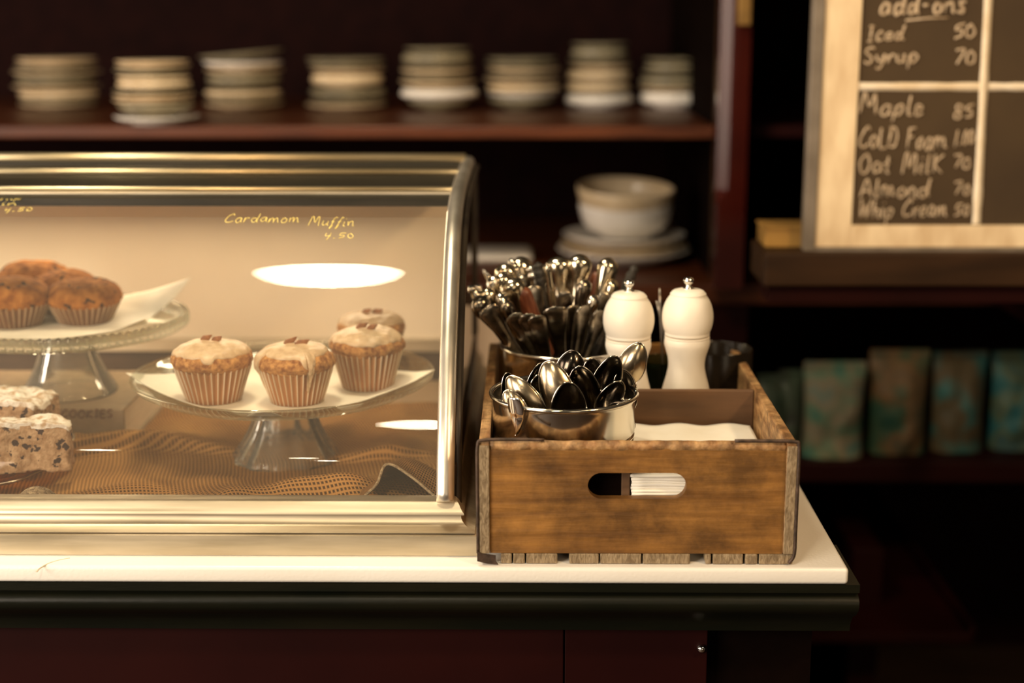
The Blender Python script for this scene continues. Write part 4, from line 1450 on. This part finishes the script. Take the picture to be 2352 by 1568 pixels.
#  yaw 0: hollow faces the camera; 180: back of the bowl faces the camera
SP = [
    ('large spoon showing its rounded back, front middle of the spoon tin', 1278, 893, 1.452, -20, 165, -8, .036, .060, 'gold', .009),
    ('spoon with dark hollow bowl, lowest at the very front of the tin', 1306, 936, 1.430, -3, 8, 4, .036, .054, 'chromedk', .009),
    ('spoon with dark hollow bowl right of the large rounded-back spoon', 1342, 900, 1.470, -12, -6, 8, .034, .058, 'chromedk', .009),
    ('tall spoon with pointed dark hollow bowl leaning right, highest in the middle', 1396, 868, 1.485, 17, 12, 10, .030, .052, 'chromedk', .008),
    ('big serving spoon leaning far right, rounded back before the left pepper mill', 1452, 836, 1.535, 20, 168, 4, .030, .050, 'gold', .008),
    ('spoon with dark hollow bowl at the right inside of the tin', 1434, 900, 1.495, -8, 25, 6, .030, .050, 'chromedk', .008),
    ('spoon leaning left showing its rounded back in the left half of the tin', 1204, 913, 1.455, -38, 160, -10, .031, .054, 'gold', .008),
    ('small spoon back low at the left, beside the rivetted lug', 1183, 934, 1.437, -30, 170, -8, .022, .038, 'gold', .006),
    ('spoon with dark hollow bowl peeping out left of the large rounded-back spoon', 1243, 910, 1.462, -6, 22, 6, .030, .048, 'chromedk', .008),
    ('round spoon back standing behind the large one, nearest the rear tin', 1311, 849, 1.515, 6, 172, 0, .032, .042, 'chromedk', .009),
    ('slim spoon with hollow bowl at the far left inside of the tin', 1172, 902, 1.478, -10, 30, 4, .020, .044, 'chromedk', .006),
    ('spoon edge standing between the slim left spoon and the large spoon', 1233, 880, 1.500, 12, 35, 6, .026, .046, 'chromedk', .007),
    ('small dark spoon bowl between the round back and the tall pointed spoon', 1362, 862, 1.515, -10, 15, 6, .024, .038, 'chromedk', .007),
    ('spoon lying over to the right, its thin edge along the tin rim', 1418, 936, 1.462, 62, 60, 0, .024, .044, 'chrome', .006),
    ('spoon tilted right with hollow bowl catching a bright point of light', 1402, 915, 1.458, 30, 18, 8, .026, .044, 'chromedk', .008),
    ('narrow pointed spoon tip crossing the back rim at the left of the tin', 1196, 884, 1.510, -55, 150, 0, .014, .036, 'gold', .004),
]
for s in SP:
    spoon(*s[:10], depth=s[10], HL=.045 if s[4] > 50 or s[4] < -35 or s[2] > 930 else .085)

# ------------------------------------------------------------------ cutlery handles in the rear tin
def handle_mesh(kind, L, w):
    bm = bmesh.new()
    def prof(f):
        if kind == 'pistol':
            bulb = math.exp(-((f - .05) / .075) ** 2)
            return (w * (.55 + .5 * bulb + .10 * (1 - f)), w * (.38 + .40 * bulb))
        if kind == 'bead':
            bulb = max(math.exp(-((f - .018) / .016) ** 2), .85 * math.exp(-((f - .06) / .018) ** 2), .7 * math.exp(-((f - .10) / .02) ** 2))
            return (w * (.42 + .42 * bulb), w * (.35 + .42 * bulb))
        if kind == 'flat':
            return (w * (.5 + .62 * math.exp(-(f / .16) ** 2)), w * .17)
        if kind == 'grip':
            return (w * (.72 if f < .42 else .4), w * (.5 if f < .42 else .28))
        if kind == 'thin':
            return (w * .34, w * .2)
        return (w * .6, w * .3)
    n = 44
    rings = []
    cnt = 12
    for i in range(n + 1):
        f = (i / n) ** 1.5
        a, b = prof(f)
        endc = math.sqrt(max(.0, 1 - max(0, 1 - f / .045) ** 2)) if f < .045 else 1
        endc = max(endc, .05)
        rings.append([bm.verts.new((a * endc * math.cos(2 * PI * k / cnt), b * endc * math.sin(2 * PI * k / cnt), -f * L)) for k in range(cnt)])
    for a, b in zip(rings, rings[1:]):
        for i in range(cnt):
            bm.faces.new((a[i], a[(i + 1) % cnt], b[(i + 1) % cnt], b[i]))
    bm.faces.new(rings[0]); bm.faces.new(list(reversed(rings[-1])))
    return bm


# (kind, tip px, tip py, depth Y, width m, material, twist deg)
CUT = [
    ('bead', 1077, 655, 1.70, .0075, 'chrome', 10), ('bead', 1093, 652, 1.73, .006, 'chrome', 20), ('pistol', 1108, 664, 1.70, .0095, 'gold', 0),
    ('pistol', 1092, 684, 1.675, .0100, 'chromedk', 20), ('flat', 1116, 704, 1.665, .0100, 'chromedk', 10), ('thin', 1110, 618, 1.74, .0085, 'chrome', 0),
    ('pistol', 1127, 634, 1.73, .0085, 'chrome', 10), ('pistol', 1150, 606, 1.745, .0105, 'gold', 0), ('pistol', 1147, 627, 1.715, .0090, 'gold', 15),
    ('pistol', 1168, 640, 1.69, .0120, 'gold', 5), ('bead', 1172, 593, 1.75, .0075, 'chrome', 0), ('pistol', 1190, 590, 1.76, .0105, 'gold', 20),
    ('pistol', 1146, 672, 1.68, .0085, 'chrome', 60), ('pistol', 1156, 690, 1.67, .0075, 'chromedk', 30), ('grip', 1196, 660, 1.69, .0125, 'wood_grip', 0),
    ('bead', 1217, 608, 1.73, .0080, 'chrome', 0), ('bead', 1235, 601, 1.725, .0085, 'blackgrip', 0), ('thin', 1257, 607, 1.70, .0100, 'gold', 0),
    ('pistol', 1283, 588, 1.74, .0125, 'gold', 0), ('pistol', 1262, 600, 1.765, .0080, 'gold', 20), ('thin', 1298, 604, 1.76, .0085, 'gold', 0),
    ('pistol', 1306, 612, 1.76, .0085, 'chrome', 0), ('bead', 1319, 624, 1.735, .0060, 'gold', 0), ('pistol', 1333, 584, 1.735, .0115, 'gold', 0),
    ('thin', 1352, 596, 1.76, .0090, 'gold', 0), ('grip', 1375, 622, 1.75, .0100, 'wood_grip', 0), ('pistol', 1402, 592, 1.75, .0095, 'gold', 0),
    ('thin', 1419, 604, 1.765, .0085, 'gold', 0), ('pistol', 1411, 640, 1.74, .0095, 'gold', 80), ('bead', 1461, 608, 1.775, .0080, 'blackgrip', 0),
    ('flat', 1178, 720, 1.652, .0085, 'chromedk', 0), ('flat', 1206, 721, 1.650, .0085, 'chromedk', 0), ('flat', 1230, 724, 1.649, .0085, 'chromedk', 0),
    ('flat', 1274, 703, 1.655, .0115, 'chromedk', 0), ('flat', 1344, 700, 1.665, .0085, 'chromedk', 40), ('pistol', 1366, 676, 1.69, .0070, 'chrome', 50),
    ('flat', 1386, 712, 1.68, .0080, 'chromedk', 20), ('thin', 1330, 655, 1.70, .0080, 'chromedk', 0), ('flat', 1222, 655, 1.71, .0080, 'chromedk', 10),
    ('pistol', 1345, 640, 1.72, .0075, 'chromedk', 30), ('flat', 1298, 668, 1.69, .0080, 'chromedk', 10), ('pistol', 1200, 628, 1.74, .0080, 'chromedk', 30),
    ('flat', 1396, 672, 1.72, .0080, 'chromedk', 10), ('thin', 1180, 668, 1.70, .0080, 'chromedk', 20), ('pistol', 1250, 650, 1.73, .0080, 'chromedk', 0),
    ('flat', 1318, 700, 1.68, .0080, 'chromedk', 30),
]
KD = dict(pistol='rounded', bead='bead-ended', flat='flat', thin='slender', grip='wooden')
CUT.sort(key=lambda c: c[1])
cnt_ = {}
for kind, px, py, Y, w, mt, tw in CUT:
    tip = aY(px, py, Y)
    fx = (px - 1298) / 150
    # foot of the piece near the tin floor; pieces lean out over the rim
    lean = .062 * max(-1, min(1, fx)) * .45
    base = Vector((RT[0] - lean * .9 + random.uniform(-.008, .008), RT[1] + .25 * (RT[1] - Y) + random.uniform(-.006, .006), CZ1 + .012))
    # keep the shaft inside the rim
    rimz_ = CZ1 + FH
    k = (tip.z - rimz_) / (tip.z - base.z)
    q = tip.lerp(base, k)
    off = Vector((q.x - RT[0], q.y - RT[1]))
    if off.length > .064:
        off = off.normalized() * .064
        q2 = Vector((RT[0] + off.x, RT[1] + off.y, rimz_))
        d = (q2 - tip)
        base = tip + d * ((tip.z - CZ1 - .03) / (tip.z - rimz_))
        ob = Vector((base.x - RT[0], base.y - RT[1]))
        if ob.length > .060:
            kk = .95
            while ob.length > .060 and kk > .3:
                base = tip + d * ((tip.z - CZ1 - .03) / (tip.z - rimz_)) * kk
                ob = Vector((base.x - RT[0], base.y - RT[1]))
                kk -= .05
    d = (base - tip)
    L = d.length
    zax = (-d).normalized()
    yax = Vector((0, 1, 0)) - zax * zax.y
    yax.normalize()
    yax = Matrix.Rotation(math.radians(tw), 3, zax) @ yax
    xax = yax.cross(zax)
    mtx = Matrix((xax, yax, zax)).transposed().to_4x4()
    cnt_[kind] = cnt_.get(kind, 0) + 1
    c_ = cnt_[kind]
    extra = ' dark red' if mt == 'wood_grip' else ' black' if mt == 'blackgrip' else ' silver'
    mname = 'wood_grip' if mt == 'wood_grip' else mt
    o = link('cutlery_handle', handle_mesh(kind, L, w * (1.25 if kind == 'flat' else 1.14)), M[mname], None)
    o.matrix_world = Matrix.Translation(tip) @ mtx
    n_ = ORD[c_ - 1]
    tag(o, f'{KD[kind]}{extra} cutlery handle, {n_} {KD[kind]} one from the left in the rear tin', 'cutlery', 'cutlery handles in the rear tin')

# ------------------------------------------------------------------ pepper mills
def mill(label, px, Y, ytop, tiltd, lever):
    P = aY(px, ytop, Y)
    Hh = P.z - CZ1
    t = thing('pepper_mill', label, 'pepper mill', (P.x, Y, CZ1 + .0003), (0, 0, math.radians(tiltd)), 'cream pepper mills in the crate')
    R = .0292
    H = Hh
    # head: sphere-ish, from z = H-.0.. ; derived from the picture
    zh0 = H - .0535
    zb_ = lambda k: zh0 - k
    prof_b = [(.001, 0), (.0325, 0), (.0335, .004), (.0325, .014), (.0305, zb_(.085)), (.0285, zb_(.070)), (.0258, zb_(.058)), (.0226, zb_(.046)), (.0209, zb_(.036)), (.0216, zb_(.026)), (.0238, zb_(.018)),
              (.0258, zb_(.0115)), (.0262, zb_(.007)), (.0255, zb_(.003)), (.0236, zb_(.0006)), (.001, zb_(0))]
    zb = zh0
    pb_ = [(p.x, p.y) for p in catmull([(a, b, 0) for a, b in prof_b], 4)]
    link('mill_body', lathe(pb_, 64), M['mill'], t, sharp=50)
    hd = [(.001, zb)] + [(R * math.sqrt(1 - ((q - .0213) / .0355) ** 2), zb + q) for q in (.0002, .004, .009, .015, .0213, .0275, .033, .038, .0425, .0465)] + [(.0205, zb + .0482), (.0196, zb + .0492), (.0170, zb + .0518), (.0110, zb + .0535), (.001, zb + .0542)]
    hd = [(p.x, p.y) for p in catmull([(a, b, 0) for a, b in hd], 4)]
    mh_ = link('mill_head', lathe(hd, 64), M['mill'], t, sharp=50)
    z = zb + .054
    kn = [(.001, z - .001), (.006, z - .001), (.0062, z + .001), (.004, z + .002), (.003, z + .004), (.0035, z + .0055), (.0055, z + .007), (.0062, z + .0095), (.005, z + .012), (.002, z + .0132), (.001, z + .0133)]
    link('top_knob', lathe(kn, 24), M['chrome_knob'], mh_)
    return t
mill('cream pepper mill behind the tallest spoons, the left one of two', 1445, 1.655, 670, 0, False)
mill('cream pepper mill standing clear at right, beside the dark jar', 1581, 1.655, 664, 20, True)

# ------------------------------------------------------------------ glass tumbler, dark jar, sticks
def jar(name, label, cat, cx, cy, R, H, m, th=.002):
    t = thing(name, label, cat, (cx, cy, CZ1 + .0003))
    link('jar_body', lathe([(.001, 0), (R * .93, 0), (R * .96, .003), (R, H - .002), (R - th / 2, H), (R - th, H - .002), (R * .96 - th, .006), (.001, .005)], 72), M[m], t, sharp=60)
    return t
p = aY(1527, 822, 1.735)
jar('glass_tumbler', 'clear dark tumbler between the two pepper mills, holding two thin sticks', 'tumbler', p.x, 1.755, .030, p.z - CZ1 - .006, 'jglass')
q = aY(1655, 800, 1.765)
jar('dark_jar', 'dark brown round jar in the back right corner of the crate', 'jar', q.x, 1.768, .040, q.z - CZ1, 'darkjar')
for lab, x0, y0, x1, y1 in (('thin upright stick in the tumbler, the taller of two', 1515, 662, 1522, 830), ('thin leaning stick in the tumbler, the shorter of two', 1508, 690, 1535, 800)):
    a = aY(x0, y0, 1.762); b = aY(x1, y1, 1.752); c = a.lerp(b, 1.45)
    c.z = max(c.z, CZ1 + .01)
    bm = bmesh.new()
    tube(bm, [a, a.lerp(b, .2), b, c], .0015, 8, radii=[.0008, .0018, .0015, .0015])
    o = link('thin_stick', bm, M['twig'])
    tag(o, lab, 'stick', 'thin sticks in the tumbler')

# ------------------------------------------------------------------ napkins
nz_ = aY(1640, 980, 1.58).z
nx0, nx1 = rx1 + .0015, CX1 - TH - .004
nn = 26
z = CZ1 + .0008
dz = (nz_ - z) / nn
for i in range(nn):
    jx, jy = random.uniform(-.0012, .0012), random.uniform(-.0015, .0015)
    if i == nn - 1:
        def fn(u, v):
            x = nx0 - .001 + (nx1 - nx0) * u
            y = 1.408 + (1.597 - 1.408) * v
            return Vector((x, y, z + .0012 + .0012 * (math.sin(u * 17) * v + noise.noise(Vector((x * 20, y * 20, 1))))))
        o = link('napkin', sheet(fn, 40, 30, thick=dz * .6), M['paper'])
        tag(o, 'topmost wavy white napkin of the pile beside the spoon tin', 'napkin', 'white napkins piled in the crate')
    else:
        def fn(u, v, z=z, jx=jx, jy=jy):
            x = nx0 + jx + (nx1 - nx0) * u
            y = 1.410 + jy + .0006 * math.sin(u * 20 + i) + (1.596 - 1.410) * v
            return Vector((x, y, z + .0004 * math.sin(u * 9 + i * .3)))
        bm = sheet(fn, 12, 1, thick=dz * .72)
        o = link('napkin', bm, M['paper'])
        tag(o, 'folded white napkin in the pile below the topmost one, seen through the hand hole', 'napkin', 'white napkins piled in the crate')
    z += dz

# pale canister behind the case
p = aY(1100, 880, 2.22)
t = thing('ceramic_canister', 'pale pinkish ceramic canister behind the right end of the pastry case', 'canister', (p.x - .005, 2.215, TOP + .0004))
zz = aY(1100, 694, 2.2).z - TOP
link('canister_body', lathe([(.001, 0), (.038, 0), (.040, .004), (.040, zz - .01), (.036, zz - .002), (.001, zz - .002)], 48), M['canister'], t)
link('lid', lathe([(.001, zz - .0019), (.037, zz - .0019), (.0375, zz + .004), (.03, zz + .009), (.001, zz + .010)], 48), M['darkstrip'], t)

# ------------------------------------------------------------------ printed bags
BG = [
    (1735, 1800, 880, 1052, ((.02, .035, .02), (.05, .07, .045), (.04, .03, .015), (.03, .05, .04)), 'dark green', 1),
    (1786, 1842, 868, 1050, ((.03, .07, .045), (.07, .10, .06), (.03, .03, .02), (.03, .06, .05)), 'moss green', 2),
    (1842, 1984, 850, 1062, ((.03, .17, .15), (.14, .24, .15), (.30, .24, .15), (.05, .26, .25)), 'teal and cream', 3),
    (1992, 2128, 822, 1046, ((.025, .09, .06), (.06, .11, .06), (.22, .12, .05), (.03, .07, .05)), 'green and ochre', 4),
    (2134, 2262, 826, 1040, ((.02, .13, .15), (.05, .17, .15), (.14, .10, .05), (.10, .08, .04)), 'blue-green and brown', 5),
    (2270, 2400, 826, 1036, ((.015, .12, .15), (.04, .16, .16), (.12, .15, .08), (.02, .10, .13)), 'deep blue-green', 6),
]
for x0, x1, y0, y1, cols, cn, sd in BG:
    P = aZ((x0 + x1) / 2, y1, ZB)
    Yc = max(P.y, YS + .02) + .03
    W = aY(x1, 950, Yc).x - aY(x0, 950, Yc).x
    Hh = aY(x0, y0, Yc).z - ZB
    cxp = aY((x0 + x1) / 2, 950, Yc).x
    t = thing('coffee_bag', f'{cn} printed bag, {ORD[sd - 1]} from the left on the low shelf', 'bag', (cxp, Yc, ZB + .0005), (0, 0, random.uniform(-.12, .12)), 'printed bags on the low shelf')
    def fn(u, v, s=1):
        x = (u - .5) * W
        zz = v * Hh
        th = .030 * (1 - abs(2 * u - 1) ** 3) ** .6 * (1 - v ** 2.5) ** .7 + .0012
        th *= 1 + .25 * noise.noise(Vector((x * 30, zz * 30, sd)))
        return Vector((x * (1 - .06 * math.sin(PI * v)), -s * th, zz))
    bm = bmesh.new()
    sheet(lambda u, v: fn(u, v, 1), 16, 20, bm)
    sheet(lambda u, v: fn(u, v, -1), 16, 20, bm)
    bmesh.ops.remove_doubles(bm, verts=bm.verts, dist=.0005)
    m_ = bag_mat('printed_bag_film_' + str(sd), cols, sd)
    link('pouch', bm, m_, t)
    link('top_seal', nbox(-W / 2, W / 2, -.002, .002, Hh, Hh + .016, bev=.0008), m_, t, smooth=False)

# ------------------------------------------------------------------ light
w = bpy.data.worlds.new('world')
SC.world = w
w.use_nodes = True
bg = w.node_tree.nodes['Background']
bg.inputs[0].default_value = (1.0, .80, .55, 1)
bg.inputs[1].default_value = .03


def area(name, loc, target, size, size_y, power, col, shape='RECTANGLE', spread=180):
    l = bpy.data.lights.new(name, 'AREA')
    l.shape = shape
    l.size = size
    if shape in ('RECTANGLE', 'ELLIPSE'):
        l.size_y = size_y
    l.energy = power
    l.color = col
    l.spread = math.radians(spread)
    o = bpy.data.objects.new(name, l)
    COL.objects.link(o)
    o.location = loc
    d = Vector(target) - Vector(loc)
    o.rotation_euler = d.to_track_quat('-Z', 'Y').to_euler()
    return o


area('window_light', (-2.3, -.9, 2.0), (.1, 1.6, 1.1), 1.5, 1.6, 74, (1, .85, .68))
area('shop_front_light', (1.2, -2.6, 2.1), (0, 1.6, 1.0), 1.0, 1.4, 6, (1, .80, .55))
area('side_window_light', (-3.4, 1.3, 1.65), (.4, 2.6, 1.3), 1.1, 1.5, 42, (1, .82, .66))
area('track_lamp', (1.15, .5, 2.3), (.35, 2.5, 1.35), .16, .16, 9, (1, .66, .34), 'DISK')
area('case_tube', (-.60, 1.975, 1.356), (-.60, 1.80, 1.0), .9, .03, 2.0, (1, .80, .52))
for x, y, z, r, e in ((-.36, 1.63, 2.4, .27, 7), (-.21, .485, 2.4, .19, 4), (-1.0, -.06, 2.4, .085, 1.2), (-.56, -.41, 2.4, .06, .8), (-.515, -.54, 2.4, .06, .8), (.75, .7, 2.4, .2, 1)):
    area('pendant_lamp', (x, y, z), (x, y, 0), r, r * .7, e, (1, .84, .58), 'ELLIPSE')

SC.view_settings.view_transform = 'Standard'
SC.view_settings.look = 'None'
SC.view_settings.gamma = 1
SC.view_settings.exposure = 0.7
SC.view_settings.use_curve_mapping = False
